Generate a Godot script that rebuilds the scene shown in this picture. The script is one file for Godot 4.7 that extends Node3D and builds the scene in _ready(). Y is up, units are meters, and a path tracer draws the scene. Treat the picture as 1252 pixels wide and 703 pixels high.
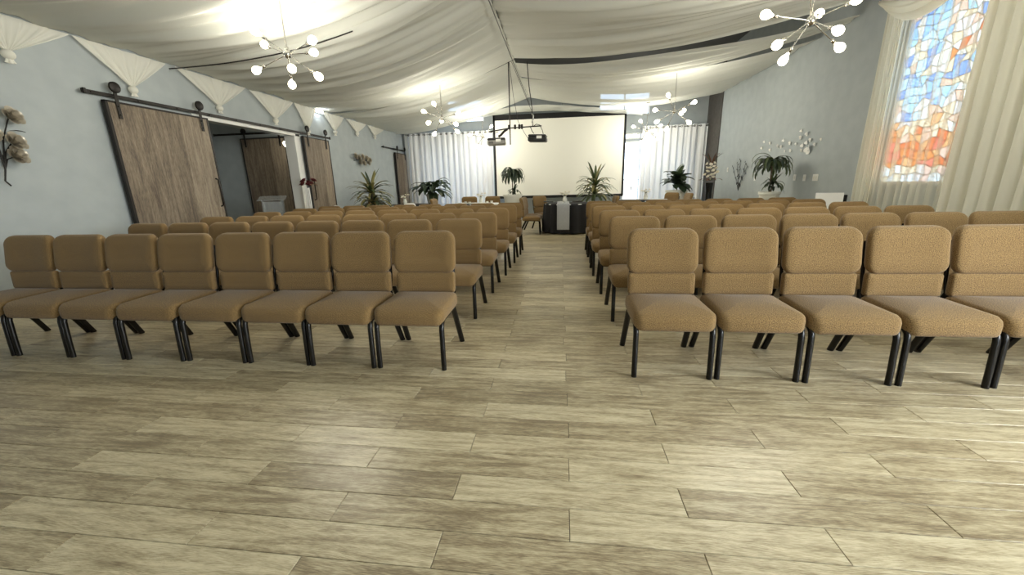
extends Node3D
# A draped meeting hall: rows of tan chairs either side of an aisle, barn doors, screen and stained glass window.

const LEFT := -5.7
const RIGHT := 4.8
const BACK := -14.6
const FRONT := 3.0
const TOP := 4.9
const RIDGE_X := -1.07
const RIDGE_Y := 3.95
const ORD := ["first", "second", "third", "fourth", "fifth", "sixth", "seventh", "eighth", "ninth", "tenth"]

var M := {}
var used := {}
var rng := RandomNumberGenerator.new()
var cam: Camera3D

# ------------------------------------------------------------------ helpers
func numbered(called: String) -> String:
	if not used.has(called):
		used[called] = 0
		return called
	used[called] += 1
	return "%s_%03d" % [called, used[called]]

func S() -> SurfaceTool:
	var st := SurfaceTool.new()
	st.begin(Mesh.PRIMITIVE_TRIANGLES)
	return st

func done(st: SurfaceTool) -> ArrayMesh:
	st.generate_normals()
	return st.commit()

func part(called: String, mesh: Mesh, m: Material, parent: Node, at := Vector3.ZERO) -> MeshInstance3D:
	var o := MeshInstance3D.new()
	o.name = called
	o.mesh = mesh
	o.material_override = m
	o.position = at
	o.cast_shadow = GeometryInstance3D.SHADOW_CASTING_SETTING_ON
	parent.add_child(o, true)
	return o

func tag(o: Node, label: String, category: String, group := ""):
	o.set_meta("label", label)
	o.set_meta("category", category)
	if group != "":
		o.set_meta("group", group)

func thing(called: String, label: String, category: String, at := Vector3.ZERO, turn := 0.0, group := "") -> Node3D:
	var o := Node3D.new()
	o.name = numbered(called)
	add_child(o)
	o.position = at
	o.rotation.y = turn
	tag(o, label, category, group)
	return o

func one(called: String, mesh: Mesh, m: Material, label: String, category: String, at := Vector3.ZERO, group := "") -> MeshInstance3D:
	var o := part(numbered(called), mesh, m, self, at)
	tag(o, label, category, group)
	return o

func structure(called: String, mesh: Mesh, m: Material) -> MeshInstance3D:
	var o := part(called, mesh, m, self)
	o.set_meta("kind", "structure")
	return o

func tri(st: SurfaceTool, a: Vector3, b: Vector3, c: Vector3, out: Vector3):
	if (b - a).cross(c - a).dot(out) < 0.0:
		var t := b
		b = c
		c = t
	st.add_vertex(a)
	st.add_vertex(c)
	st.add_vertex(b)

func quad(st: SurfaceTool, a: Vector3, b: Vector3, c: Vector3, d: Vector3, out: Vector3):
	tri(st, a, b, c, out)
	tri(st, a, c, d, out)

func box(st: SurfaceTool, c: Vector3, s: Vector3, b := 0.0, turn := Basis.IDENTITY):
	# a box with chamfered edges
	st.set_smooth_group(-1)
	var h := s * 0.5
	b = minf(b, minf(h.x, minf(h.y, h.z)) * 0.9)
	for i in 3:
		var j := (i + 1) % 3
		var k := (i + 2) % 3
		for si in [-1.0, 1.0]:
			var p := []
			for q in [[-1.0, -1.0], [1.0, -1.0], [1.0, 1.0], [-1.0, 1.0]]:
				var v := Vector3.ZERO
				v[i] = si * h[i]
				v[j] = q[0] * (h[j] - b)
				v[k] = q[1] * (h[k] - b)
				p.append(c + turn * v)
			var n := Vector3.ZERO
			n[i] = si
			quad(st, p[0], p[1], p[2], p[3], turn * n)
			if b > 0.0:
				for sj in [-1.0, 1.0]:
					var e := []
					for q in [[0, -1.0], [0, 1.0], [1, 1.0], [1, -1.0]]:
						var v := Vector3.ZERO
						v[i] = si * (h[i] - (b if q[0] == 1 else 0.0))
						v[j] = sj * (h[j] - (0.0 if q[0] == 1 else b))
						v[k] = q[1] * (h[k] - b)
						e.append(c + turn * v)
					var n2 := Vector3.ZERO
					n2[i] = si
					n2[j] = sj
					quad(st, e[0], e[1], e[2], e[3], turn * n2)
	if b > 0.0:
		for sx in [-1.0, 1.0]:
			for sy in [-1.0, 1.0]:
				for sz in [-1.0, 1.0]:
					tri(st, c + turn * Vector3(sx * h.x, sy * (h.y - b), sz * (h.z - b)), c + turn * Vector3(sx * (h.x - b), sy * h.y, sz * (h.z - b)), c + turn * Vector3(sx * (h.x - b), sy * (h.y - b), sz * h.z), turn * Vector3(sx, sy, sz))

func boxm(s: Vector3, b := 0.004, c := Vector3.ZERO) -> ArrayMesh:
	var st := S()
	box(st, c, s, b)
	return done(st)

func tube(st: SurfaceTool, pts: Array, r, sides := 8, flat := 1.0, group := 0):
	# a swept round bar; r is one radius or one for each point; flat squeezes it along its second axis
	st.set_smooth_group(group)
	var rings := []
	var n := pts.size()
	var side := Vector3.ZERO
	for i in n:
		var d: Vector3 = ((pts[mini(i + 1, n - 1)] as Vector3) - (pts[maxi(i - 1, 0)] as Vector3)).normalized()
		if i == 0:
			side = d.cross(Vector3.UP if absf(d.y) < 0.9 else Vector3.BACK).normalized()
		else:
			side = (side - d * side.dot(d)).normalized()
		var up := side.cross(d).normalized()
		var rad: float = r[i] if r is Array else r
		var ring := []
		for k in sides:
			var a := TAU * k / sides
			ring.append((pts[i] as Vector3) + side * cos(a) * rad + up * sin(a) * rad * flat)
		rings.append(ring)
	for i in n - 1:
		for k in sides:
			var l := (k + 1) % sides
			var mid: Vector3 = ((rings[i][k] as Vector3) + rings[i + 1][l]) * 0.5 - ((pts[i] as Vector3) + pts[i + 1]) * 0.5
			quad(st, rings[i][k], rings[i][l], rings[i + 1][l], rings[i + 1][k], mid)
	st.set_smooth_group(-1)
	for e in [0, n - 1]:
		var o: Vector3 = (pts[0] as Vector3) - pts[1] if e == 0 else (pts[n - 1] as Vector3) - pts[n - 2]
		for k in sides:
			tri(st, pts[e], rings[e][k], rings[e][(k + 1) % sides], o)

func tubem(pts: Array, r, sides := 8) -> ArrayMesh:
	var st := S()
	tube(st, pts, r, sides)
	return done(st)

func lathe(st: SurfaceTool, prof: Array, sides := 20, c := Vector3.ZERO, wave := 0.0, lobes := 0):
	# prof: [radius, height, optional smooth group]
	for i in prof.size() - 1:
		st.set_smooth_group(i if prof[i].size() > 2 else 0)
		for k in sides:
			var p := []
			for q in [[i, k], [i, k + 1], [i + 1, k + 1], [i + 1, k]]:
				var a: float = TAU * (q[1] % sides) / sides
				var rr: float = prof[q[0]][0] * (1.0 + wave * cos(a * lobes) * (1.0 - float(q[0]) / prof.size()))
				p.append(c + Vector3(cos(a) * rr, prof[q[0]][1], sin(a) * rr))
			var am := TAU * (k + 0.5) / sides
			var dr: float = prof[i + 1][0] - prof[i][0]
			var dy: float = prof[i + 1][1] - prof[i][1]
			var out := Vector3(cos(am) * dy, -dr, sin(am) * dy)
			quad(st, p[0], p[1], p[2], p[3], out)

func lathem(prof: Array, sides := 20) -> ArrayMesh:
	var st := S()
	lathe(st, prof, sides)
	return done(st)

func ball(st: SurfaceTool, c: Vector3, r: Vector3, sides := 10, rings := 7):
	st.set_smooth_group(0)
	for i in rings:
		for k in sides:
			var p := []
			for q in [[i, k], [i, k + 1], [i + 1, k + 1], [i + 1, k]]:
				var t: float = PI * q[0] / rings
				var a: float = TAU * (q[1] % sides) / sides
				p.append(c + Vector3(sin(t) * cos(a), cos(t), sin(t) * sin(a)) * r)
			var out: Vector3 = (p[0] + p[1] + p[2] + p[3]) * 0.25 - c
			quad(st, p[0], p[1], p[2], p[3], out)

func outline(w: float, h: float, r: float, per := 5) -> Array:
	var o := []
	for q in 4:
		var cx := (w * 0.5 - r) * (1.0 if q == 0 or q == 3 else -1.0)
		var cy := (h * 0.5 - r) * (1.0 if q < 2 else -1.0)
		for k in per + 1:
			var a := PI * 0.5 * (q + float(k) / per)
			o.append(Vector2(cx + cos(a) * r, cy + sin(a) * r))
	return o

func pad(w: float, h: float, t: float, corner: float, edge: float, bulge: float, bend: Callable) -> ArrayMesh:
	# a cushion: rounded rectangle in x and y, thickness along z from 0 to t, bulging towards +z; bend moves each point
	var rings := []
	var zs := []
	rings.append([edge + 0.5 * minf(w, h) * 0.7, 0.0])
	rings.append([edge, 0.0])
	for k in range(1, 4):
		var a := PI * 0.5 * k / 3.0
		rings.append([edge * (1.0 - sin(a)), edge * (1.0 - cos(a))])
	for k in range(0, 4):
		var a := PI * 0.5 * k / 3.0
		rings.append([edge * (1.0 - cos(a)), t - edge + edge * sin(a)])
	var inner := minf(w, h) * 0.5 - edge
	for k in range(1, 5):
		var f := k / 5.0
		rings.append([edge + inner * f, t + bulge * sqrt(1.0 - (1.0 - f) * (1.0 - f))])
	var pts := []
	for q in rings:
		var ring := []
		var ins: float = minf(q[0], minf(w, h) * 0.5 - 0.002)
		for p in outline(w - 2.0 * ins, h - 2.0 * ins, maxf(corner - ins, 0.0015)):
			ring.append(bend.call(Vector3(p.x, p.y, q[1])))
		pts.append(ring)
	var st := S()
	st.set_smooth_group(0)
	var n: int = pts[0].size()
	var mid: Vector3 = bend.call(Vector3(0, 0, t * 0.5))
	for i in pts.size() - 1:
		for k in n:
			var l := (k + 1) % n
			var c: Vector3 = (pts[i][k] + pts[i + 1][l]) * 0.5
			quad(st, pts[i][k], pts[i][l], pts[i + 1][l], pts[i + 1][k], c - mid)
	for e in [0, pts.size() - 1]:
		var c := Vector3.ZERO
		for p in pts[e]:
			c += p
		c /= n
		for k in n:
			tri(st, c, pts[e][k], pts[e][(k + 1) % n], c - mid)
	return done(st)

func grid(nu: int, nv: int, f: Callable, st: SurfaceTool = null, uv := false) -> SurfaceTool:
	# a smooth sheet f(u, v), u and v from 0 to 1
	if st == null:
		st = S()
	st.set_smooth_group(0)
	var p := []
	for i in nu + 1:
		var row := PackedVector3Array()
		for j in nv + 1:
			row.append(f.call(float(i) / nu, float(j) / nv))
		p.append(row)
	for i in nu:
		for j in nv:
			for q in [[0, 0], [1, 1], [1, 0], [0, 0], [0, 1], [1, 1]]:
				if uv:
					st.set_uv(Vector2(float(i + q[0]) / nu, float(j + q[1]) / nv))
				st.add_vertex(p[i + q[0]][j + q[1]])
	return st

func gridm(nu: int, nv: int, f: Callable) -> ArrayMesh:
	return done(grid(nu, nv, f))

func mat(called: String, c: Color, rough := 0.8, metal := 0.0) -> StandardMaterial3D:
	var m := StandardMaterial3D.new()
	m.resource_name = called
	m.albedo_color = c
	m.roughness = rough
	m.metallic = metal
	M[called] = m
	return m

func rgb(r: int, g: int, b: int) -> Color:
	return Color(r / 255.0, g / 255.0, b / 255.0)

func noise_tex(freq: float, a: Color, b: Color, octaves := 3, sd := 1, size := 256) -> NoiseTexture2D:
	var n := FastNoiseLite.new()
	n.noise_type = FastNoiseLite.TYPE_SIMPLEX
	n.seed = sd
	n.frequency = freq
	n.fractal_octaves = octaves
	var t := NoiseTexture2D.new()
	t.noise = n
	t.width = size
	t.height = size
	t.seamless = true
	var g := Gradient.new()
	g.set_color(0, a)
	g.set_color(1, b)
	t.color_ramp = g
	return t

func tri_tex(m: StandardMaterial3D, t: Texture2D, scale: float):
	m.albedo_texture = t
	m.uv1_triplanar = true
	m.uv1_scale = Vector3.ONE * scale

# ------------------------------------------------------------------ textures
func wood_image(w: int, h: int, strips: int, halves: int, sd: int, tones: Array, warp: float, long: float) -> ImageTexture:
	# grain runs along x; every strip (and half of it) is a board of its own with its own tone, rings and knots
	var n1 := FastNoiseLite.new()
	n1.seed = sd
	n1.frequency = 1.0
	n1.fractal_octaves = 4
	var n2 := FastNoiseLite.new()
	n2.seed = sd + 5
	n2.frequency = 1.0
	n2.fractal_octaves = 2
	var r := RandomNumberGenerator.new()
	r.seed = sd
	var data := PackedByteArray()
	data.resize(w * h * 3)
	var sh := h / strips
	var hw := w / halves
	var info := []
	for s in strips * halves:
		info.append([r.randf(), r.randf_range(0.15, 0.85), r.randf_range(0.2, 0.8), r.randf_range(-0.5, 0.5), r.randf() * 100.0])
	var dark: Color = tones[0]
	var mid: Color = tones[1]
	var pale: Color = tones[2]
	for y in h:
		var s := y / sh
		var fy := float(y % sh) / sh
		for x in w:
			var hf := x / hw
			var fx := float(x % hw) / hw
			var b: Array = info[s * halves + hf]
			var off: float = b[4]
			# distance to the knot bends the grain
			var dx: float = (fx - b[1]) * 6.0
			var dy: float = fy - b[2]
			var knot := exp(-(dx * dx * 0.6 + dy * dy * 10.0))
			var gy := fy + dy * knot * 0.9 + n2.get_noise_2d(fx * 2.2 + off, fy * 0.7) * warp
			var streak := n1.get_noise_2d(fx * 1.5 * long + off, gy * 7.0 + off)
			var fine := n1.get_noise_2d(fx * 20.0 * long + off, gy * 48.0)
			var cloud := n2.get_noise_2d(fx * 3.2 - off, gy * 3.2 + 9.0)
			var v: float = 0.5 + (b[0] - 0.5) * 0.5 + streak * 0.3 + fine * 0.62 + cloud * 0.36 - knot * knot * knot * 0.35 * float(b[3] > 0.0)
			v = clampf(v, 0.0, 1.0)
			var c := dark.lerp(mid, v * 2.0) if v < 0.5 else mid.lerp(pale, v * 2.0 - 1.0)
			var i := (y * w + x) * 3
			data[i] = int(c.r * 255.0)
			data[i + 1] = int(c.g * 255.0)
			data[i + 2] = int(c.b * 255.0)
	return ImageTexture.create_from_image(Image.create_from_data(w, h, false, Image.FORMAT_RGB8, data))

func materials():
	var m := mat("floor_wood", Color.WHITE, 0.32)
	m.albedo_texture = wood_image(1024, 1024, 8, 2, 11, [rgb(126, 112, 88), rgb(174, 161, 131), rgb(207, 196, 166)], 0.04, 0.8)
	m.metallic_specular = 0.45
	mat("joint", rgb(58, 48, 36), 0.9)
	m = mat("paint", Color.WHITE, 0.75)
	tri_tex(m, noise_tex(0.02, rgb(160, 167, 169), rgb(169, 176, 177), 3, 3), 0.5)
	m = mat("paint_white", rgb(226, 226, 222), 0.5)
	m = mat("dark_panel", Color.WHITE, 0.6)
	tri_tex(m, noise_tex(0.03, rgb(70, 66, 62), rgb(86, 82, 77), 4, 5), 0.7)
	m = mat("ceiling_dark", rgb(92, 92, 90), 0.9)
	m = mat("sheer", rgb(228, 229, 220), 0.85)
	m.transparency = BaseMaterial3D.TRANSPARENCY_ALPHA
	m.albedo_color.a = 0.86
	m.backlight_enabled = true
	m.backlight = Color(0.62, 0.61, 0.57)
	m.cull_mode = BaseMaterial3D.CULL_DISABLED
	m = mat("swag_cloth", rgb(240, 238, 228), 0.85)
	m.transparency = BaseMaterial3D.TRANSPARENCY_ALPHA
	m.albedo_color.a = 0.75
	m.backlight_enabled = true
	m.backlight = Color(0.6, 0.6, 0.56)
	m.cull_mode = BaseMaterial3D.CULL_DISABLED
	m = mat("window_sheer", rgb(232, 230, 216), 0.85)
	m.transparency = BaseMaterial3D.TRANSPARENCY_ALPHA
	m.albedo_color.a = 0.3
	m.backlight_enabled = true
	m.backlight = Color(0.7, 0.68, 0.6)
	m.cull_mode = BaseMaterial3D.CULL_DISABLED
	m = mat("curtain_cloth", rgb(224, 222, 208), 0.85)
	m.backlight_enabled = true
	m.backlight = Color(0.7, 0.68, 0.62)
	m.cull_mode = BaseMaterial3D.CULL_DISABLED
	m = mat("white_curtain", rgb(236, 238, 240), 0.8)
	m.backlight_enabled = true
	m.backlight = Color(0.34, 0.35, 0.36)
	m.cull_mode = BaseMaterial3D.CULL_DISABLED
	m = mat("chair_fabric", Color.WHITE, 0.95)
	tri_tex(m, noise_tex(0.085, rgb(54, 37, 14), rgb(182, 149, 97), 2, 21, 512), 3.2)
	m.rim_enabled = true
	m.rim = 0.25
	m.rim_tint = 0.6
	m = mat("chair_steel", rgb(36, 34, 32), 0.26, 0.6)
	m = mat("black_rubber", rgb(16, 16, 16), 0.8)
	m = mat("iron", rgb(46, 43, 41), 0.45, 0.6)
	m = mat("door_wood", Color.WHITE, 0.6)
	m.albedo_texture = wood_image(512, 480, 6, 1, 31, [rgb(86, 75, 63), rgb(122, 109, 93), rgb(150, 137, 119)], 0.05, 1.0)
	m = mat("chrome", rgb(214, 212, 208), 0.16, 1.0)
	m = mat("bronze", rgb(196, 188, 172), 0.35, 0.6)
	m = mat("bulb_glow", rgb(255, 248, 230), 0.4)
	m.emission_enabled = true
	m.emission = rgb(255, 244, 214)
	m.emission_energy_multiplier = 9.0
	m = mat("screen_white", rgb(240, 239, 230), 0.8)
	m = mat("screen_black", rgb(18, 18, 19), 0.8)
	m = mat("projector_grey", rgb(150, 148, 144), 0.45)
	m = mat("projector_dark", rgb(38, 38, 40), 0.45)
	m = mat("sticker", rgb(235, 235, 230), 0.6)
	m = mat("glass", Color(0.95, 0.98, 1.0, 0.06), 0.02)
	m.transparency = BaseMaterial3D.TRANSPARENCY_ALPHA
	m = mat("acrylic", Color(0.86, 0.9, 0.92, 0.22), 0.05)
	m.transparency = BaseMaterial3D.TRANSPARENCY_ALPHA
	m = mat("leaf_dark", rgb(38, 52, 36), 0.45)
	m.backlight_enabled = true
	m.backlight = Color(0.16, 0.2, 0.1)
	m.cull_mode = BaseMaterial3D.CULL_DISABLED
	m = mat("leaf_green", rgb(66, 78, 48), 0.45)
	m.backlight_enabled = true
	m.backlight = Color(0.2, 0.25, 0.12)
	m.cull_mode = BaseMaterial3D.CULL_DISABLED
	m = mat("leaf_olive", rgb(126, 120, 76), 0.5)
	m.backlight_enabled = true
	m.backlight = Color(0.3, 0.3, 0.15)
	m.cull_mode = BaseMaterial3D.CULL_DISABLED
	m = mat("leaf_brown", rgb(104, 62, 36), 0.6)
	m.cull_mode = BaseMaterial3D.CULL_DISABLED
	m = mat("bark", rgb(82, 70, 54), 0.9)
	m = mat("pot_grey", rgb(168, 166, 156), 0.6)
	m = mat("pot_white", rgb(214, 213, 203), 0.5)
	m = mat("soil", rgb(46, 36, 28), 1.0)
	m = mat("black_cloth", rgb(24, 23, 25), 0.9)
	m = mat("runner_grey", Color.WHITE, 0.7)
	tri_tex(m, noise_tex(0.05, rgb(142, 146, 150), rgb(182, 184, 186), 3, 61), 3.0)
	m = mat("white_cloth", rgb(236, 235, 230), 0.8)
	m = mat("petal_white", rgb(240, 234, 218), 0.7)
	m = mat("petal_red", rgb(92, 28, 30), 0.7)
	m = mat("black_gloss", rgb(14, 14, 14), 0.25)
	m = mat("lead", rgb(36, 36, 40), 0.6)

func glass_piece(c: Color) -> StandardMaterial3D:
	var key := "pane_%s" % c.to_html(false)
	if M.has(key):
		return M[key]
	var m := mat(key, c, 0.5)
	m.backlight_enabled = true
	m.backlight = c
	m.cull_mode = BaseMaterial3D.CULL_DISABLED
	return m

# ------------------------------------------------------------------ shell
func wall_mesh(axis: int, at: float, thick: float, a0: float, a1: float, y0: float, y1: float, holes: Array) -> ArrayMesh:
	# a wall in the plane axis = at (0: x, 2: z) reaching to at + thick, from a0 to a1, with holes [b0, b1, h0, h1]
	var us := [a0, a1]
	var vs := [y0, y1]
	for h in holes:
		us.append_array([h[0], h[1]])
		vs.append_array([h[2], h[3]])
	us.sort()
	vs.sort()
	var st := S()
	for i in us.size() - 1:
		for j in vs.size() - 1:
			if us[i + 1] - us[i] < 1e-4 or vs[j + 1] - vs[j] < 1e-4:
				continue
			var u: float = (us[i] + us[i + 1]) * 0.5
			var v: float = (vs[j] + vs[j + 1]) * 0.5
			var open := false
			for h in holes:
				if u > h[0] and u < h[1] and v > h[2] and v < h[3]:
					open = true
			if open:
				continue
			var s: Vector3
			var c: Vector3
			if axis == 0:
				s = Vector3(absf(thick), vs[j + 1] - vs[j], us[i + 1] - us[i])
				c = Vector3(at + thick * 0.5, v, u)
			else:
				s = Vector3(us[i + 1] - us[i], vs[j + 1] - vs[j], absf(thick))
				c = Vector3(u, v, at + thick * 0.5)
			box(st, c, s)
	return done(st)

const PL := 0.912
const PW := 0.1469

func plank(st: SurfaceTool, x0: float, x1: float, z0: float, z1: float, variant: int, lift := 0.0):
	# one floor board with a small bevel; its picture of the grain is one of sixteen boards
	var g := 0.0011
	var b := 0.0016
	x0 += g
	x1 -= g
	z0 += g
	z1 -= g
	var v0 := float(variant % 8) / 8.0
	var u0 := float(variant / 8) / 2.0
	var y := lift
	var lo := -0.012
	var top := [Vector3(x0 + b, y, z0 + b), Vector3(x1 - b, y, z0 + b), Vector3(x1 - b, y, z1 - b), Vector3(x0 + b, y, z1 - b)]
	var bot := [Vector3(x0, lo, z0), Vector3(x1, lo, z0), Vector3(x1, lo, z1), Vector3(x0, lo, z1)]
	var mid := [Vector3(x0, y - b, z0), Vector3(x1, y - b, z0), Vector3(x1, y - b, z1), Vector3(x0, y - b, z1)]
	var uv := func(p: Vector3) -> Vector2:
		return Vector2(u0 + clampf((p.x - x0) / PL, 0.0, 1.0) * 0.498 + 0.001, v0 + clampf((p.z - z0) / PW, 0.0, 1.0) * 0.123 + 0.001)
	st.set_smooth_group(-1)
	var faces := [[top[0], top[1], top[2], top[3], Vector3.UP]]
	var outs := [Vector3(0, 0, -1), Vector3(1, 0, 0), Vector3(0, 0, 1), Vector3(-1, 0, 0)]
	for k in 4:
		var l := (k + 1) % 4
		faces.append([mid[k], mid[l], top[l], top[k], outs[k] + Vector3.UP])
		faces.append([bot[k], bot[l], mid[l], mid[k], outs[k]])
	for f in faces:
		var q: Array = [f[0], f[1], f[2], f[0], f[2], f[3]]
		if (f[1] - f[0]).cross(f[2] - f[0]).dot(f[4]) > 0.0:
			q = [f[0], f[2], f[1], f[0], f[3], f[2]]
		for p in q:
			st.set_uv(uv.call(p))
			st.add_vertex(p)

func build_floor():
	var slab := boxm(Vector3(RIGHT - LEFT + 0.4, 0.1, FRONT - BACK + 0.4), 0.0, Vector3((LEFT + RIGHT) * 0.5, -0.0605, (FRONT + BACK) * 0.5))
	var fl := structure("floor", slab, M.joint)
	var near := []
	var rest := []
	var r := RandomNumberGenerator.new()
	r.seed = 5
	var k := -83
	while k < 38:
		var z0 := -2.447 + PW * k
		var z1 := z0 + PW
		k += 1
		if z1 < BACK or z0 > FRONT:
			continue
		var x := 0.038 + PL * (0.0 if (k - 1) % 2 == 0 else 0.5) - PL * 8.0 + r.randf_range(-0.01, 0.01)
		while x < RIGHT:
			var a := maxf(x, LEFT)
			var b := minf(x + PL, RIGHT)
			var variant := r.randi() % 16
			if b - a > 0.02:
				var c := Vector3((a + b) * 0.5, 0, (z0 + z1) * 0.5)
				var p: Vector3 = cam.global_transform.affine_inverse() * c
				var e := [a, b, maxf(z0, BACK), minf(z1, FRONT), variant, p.length()]
				if p.z < -0.5 and absf(p.x / p.z) < 1.45 and absf(p.y / p.z) < 0.80:
					near.append(e)
				else:
					rest.append(e)
			x += PL
	near.sort_custom(func(p, q): return p[5] < q[5])
	for i in range(300, near.size()):
		rest.append(near[i])
	var shapes := {}
	for i in mini(300, near.size()):
		var e: Array = near[i]
		var key := "%.3f_%.3f_%d" % [e[1] - e[0], e[3] - e[2], e[4]]
		if not shapes.has(key):
			var st := S()
			plank(st, 0.0, e[1] - e[0], 0.0, e[3] - e[2], e[4])
			shapes[key] = done(st)
		part("plank", shapes[key], M.floor_wood, fl, Vector3(e[0], 0, e[2]))
	var st2 := S()
	for e in rest:
		plank(st2, e[0], e[1], e[2], e[3], e[4])
	var o := part("plank_field", done(st2), M.floor_wood, fl)
	o.set_meta("kind", "stuff")

func build_shell():
	build_floor()
	structure("wall_left", wall_mesh(0, LEFT, -0.2, BACK - 0.2, FRONT + 0.2, -0.05, TOP, [[-8.35, -6.05, -0.05, 2.36]]), M.paint)
	structure("wall_right", wall_mesh(0, RIGHT, 0.2, BACK - 0.2, FRONT + 0.2, -0.05, TOP, [[-6.86, -5.58, 1.1, 3.5], [-1.5, 1.1, 0.9, 2.5]]), M.paint)
	structure("wall_back", wall_mesh(2, BACK, -0.2, LEFT, RIGHT, -0.05, TOP, [[-5.0, -2.6, 0.5, 2.85], [2.13, 4.4, 0.02, 2.58], [2.13, 4.4, 2.64, 2.84], [1.26, 2.95, 3.4, 4.17], [-4.04, -2.7, 3.4, 4.17]]), M.paint)
	structure("wall_front", wall_mesh(2, FRONT, 0.2, LEFT, RIGHT, -0.05, TOP, [[2.1, 4.5, 0.02, 2.5]]), M.paint)
	structure("ceiling", boxm(Vector3(RIGHT - LEFT + 0.4, 0.2, FRONT - BACK + 0.4), 0.0, Vector3((LEFT + RIGHT) * 0.5, TOP + 0.1, (FRONT + BACK) * 0.5)), M.ceiling_dark)
	# the dark panelled end of the right wall
	structure("trim_1", boxm(Vector3(0.03, 4.6, 1.15), 0.003, Vector3(RIGHT - 0.016, 2.3, -13.98)), M.dark_panel)
	# baseboards
	var st := S()
	box(st, Vector3(LEFT + 0.011, 0.075, (-6.05 + FRONT) * 0.5), Vector3(0.02, 0.15, FRONT + 6.05), 0.003)
	box(st, Vector3(LEFT + 0.011, 0.075, (BACK - 8.35) * 0.5), Vector3(0.02, 0.15, -8.35 - BACK), 0.003)
	structure("baseboard_left", done(st), M.paint_white)
	structure("baseboard_right", boxm(Vector3(0.02, 0.15, FRONT + 13.4), 0.003, Vector3(RIGHT - 0.011, 0.075, (FRONT - 13.4) * 0.5)), M.paint_white)
	# white casing round the wide opening in the left wall
	st = S()
	box(st, Vector3(LEFT - 0.09, 1.2, -8.325), Vector3(0.24, 2.4, 0.05), 0.004)
	box(st, Vector3(LEFT + 0.012, 1.2, -8.43), Vector3(0.024, 2.4, 0.16), 0.004)
	box(st, Vector3(LEFT - 0.09, 1.2, -6.07), Vector3(0.24, 2.4, 0.04), 0.004)
	box(st, Vector3(LEFT + 0.012, 2.4, -7.2), Vector3(0.024, 0.09, 2.6), 0.004)
	structure("trim_2", done(st), M.paint_white)
	# side room seen through that opening
	structure("wall_side_room_back", boxm(Vector3(3.4, 3.0, 0.15), 0.0, Vector3(-7.6, 1.45, -9.58)), M.paint)
	structure("wall_side_room_left", boxm(Vector3(0.15, 3.0, 5.2), 0.0, Vector3(-9.3, 1.45, -7.1)), M.paint)
	structure("wall_side_room_front", boxm(Vector3(3.4, 3.0, 0.15), 0.0, Vector3(-7.6, 1.45, -4.6)), M.paint)
	structure("ceiling_side_room", boxm(Vector3(3.5, 0.12, 5.2), 0.0, Vector3(-7.65, 3.0, -7.1)), M.paint_white)
	var sf := S()
	var i := 0
	var z := -9.5
	while z < -4.68:
		var x := -9.2 - PL * 0.5 * (i % 2)
		while x < LEFT - 0.2:
			plank(sf, maxf(x, -9.22), minf(x + PL, LEFT - 0.2), z, z + PW, (i * 7 + int(x * 3.0) + 60) % 16)
			x += PL
		z += PW
		i += 1
	var fs := structure("floor_side_room", boxm(Vector3(3.55, 0.1, 5.0), 0.0, Vector3(-7.6, -0.0605, -7.1)), M.joint)
	var fo := part("plank_field", done(sf), M.floor_wood, fs)
	fo.set_meta("kind", "stuff")
	windows()

func pane_light(called: String, at: Vector3, size: Vector2, turn: Vector3, energy: float, c: Color):
	# daylight entering by a window: an area light of the size of the opening
	var l := AreaLight3D.new()
	l.name = called
	l.area_size = size
	l.area_normalize_energy = true
	l.light_energy = energy
	l.light_color = c
	l.shadow_enabled = true
	l.position = at
	l.rotation = turn
	l.area_range = 30.0
	l.area_attenuation = 2.0
	add_child(l)

func window_frame(called: String, c: Vector3, w: float, h: float, axis: int, mullions: int, rails: int) -> Node3D:
	# a white frame with panes of clear glass; axis 0: in a side wall, 2: in an end wall
	var o := Node3D.new()
	o.name = called
	o.set_meta("kind", "structure")
	add_child(o)
	o.position = c
	o.rotation.y = PI * 0.5 if axis == 0 else 0.0
	var st := S()
	for s in [-1.0, 1.0]:
		box(st, Vector3(s * (w * 0.5 - 0.025), 0, 0), Vector3(0.05, h, 0.08), 0.004)
		box(st, Vector3(0, s * (h * 0.5 - 0.025), 0), Vector3(w - 0.1, 0.05, 0.08), 0.004)
	for k in range(1, mullions):
		box(st, Vector3(w * (float(k) / mullions - 0.5), 0, 0), Vector3(0.05, h - 0.1, 0.06), 0.004)
	for k in range(1, rails):
		box(st, Vector3(0, h * (float(k) / rails - 0.5), 0), Vector3(w - 0.1, 0.04, 0.05), 0.004)
	part("window_frame", done(st), M.paint_white, o)
	var pm := boxm(Vector3(w / mullions - 0.05, h / rails - 0.045, 0.006), 0.0)
	for k in mullions:
		for j in rails:
			part("pane", pm, M.glass, o, Vector3(w * ((k + 0.5) / mullions - 0.5), h * ((j + 0.5) / rails - 0.5), 0))
	return o

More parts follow.
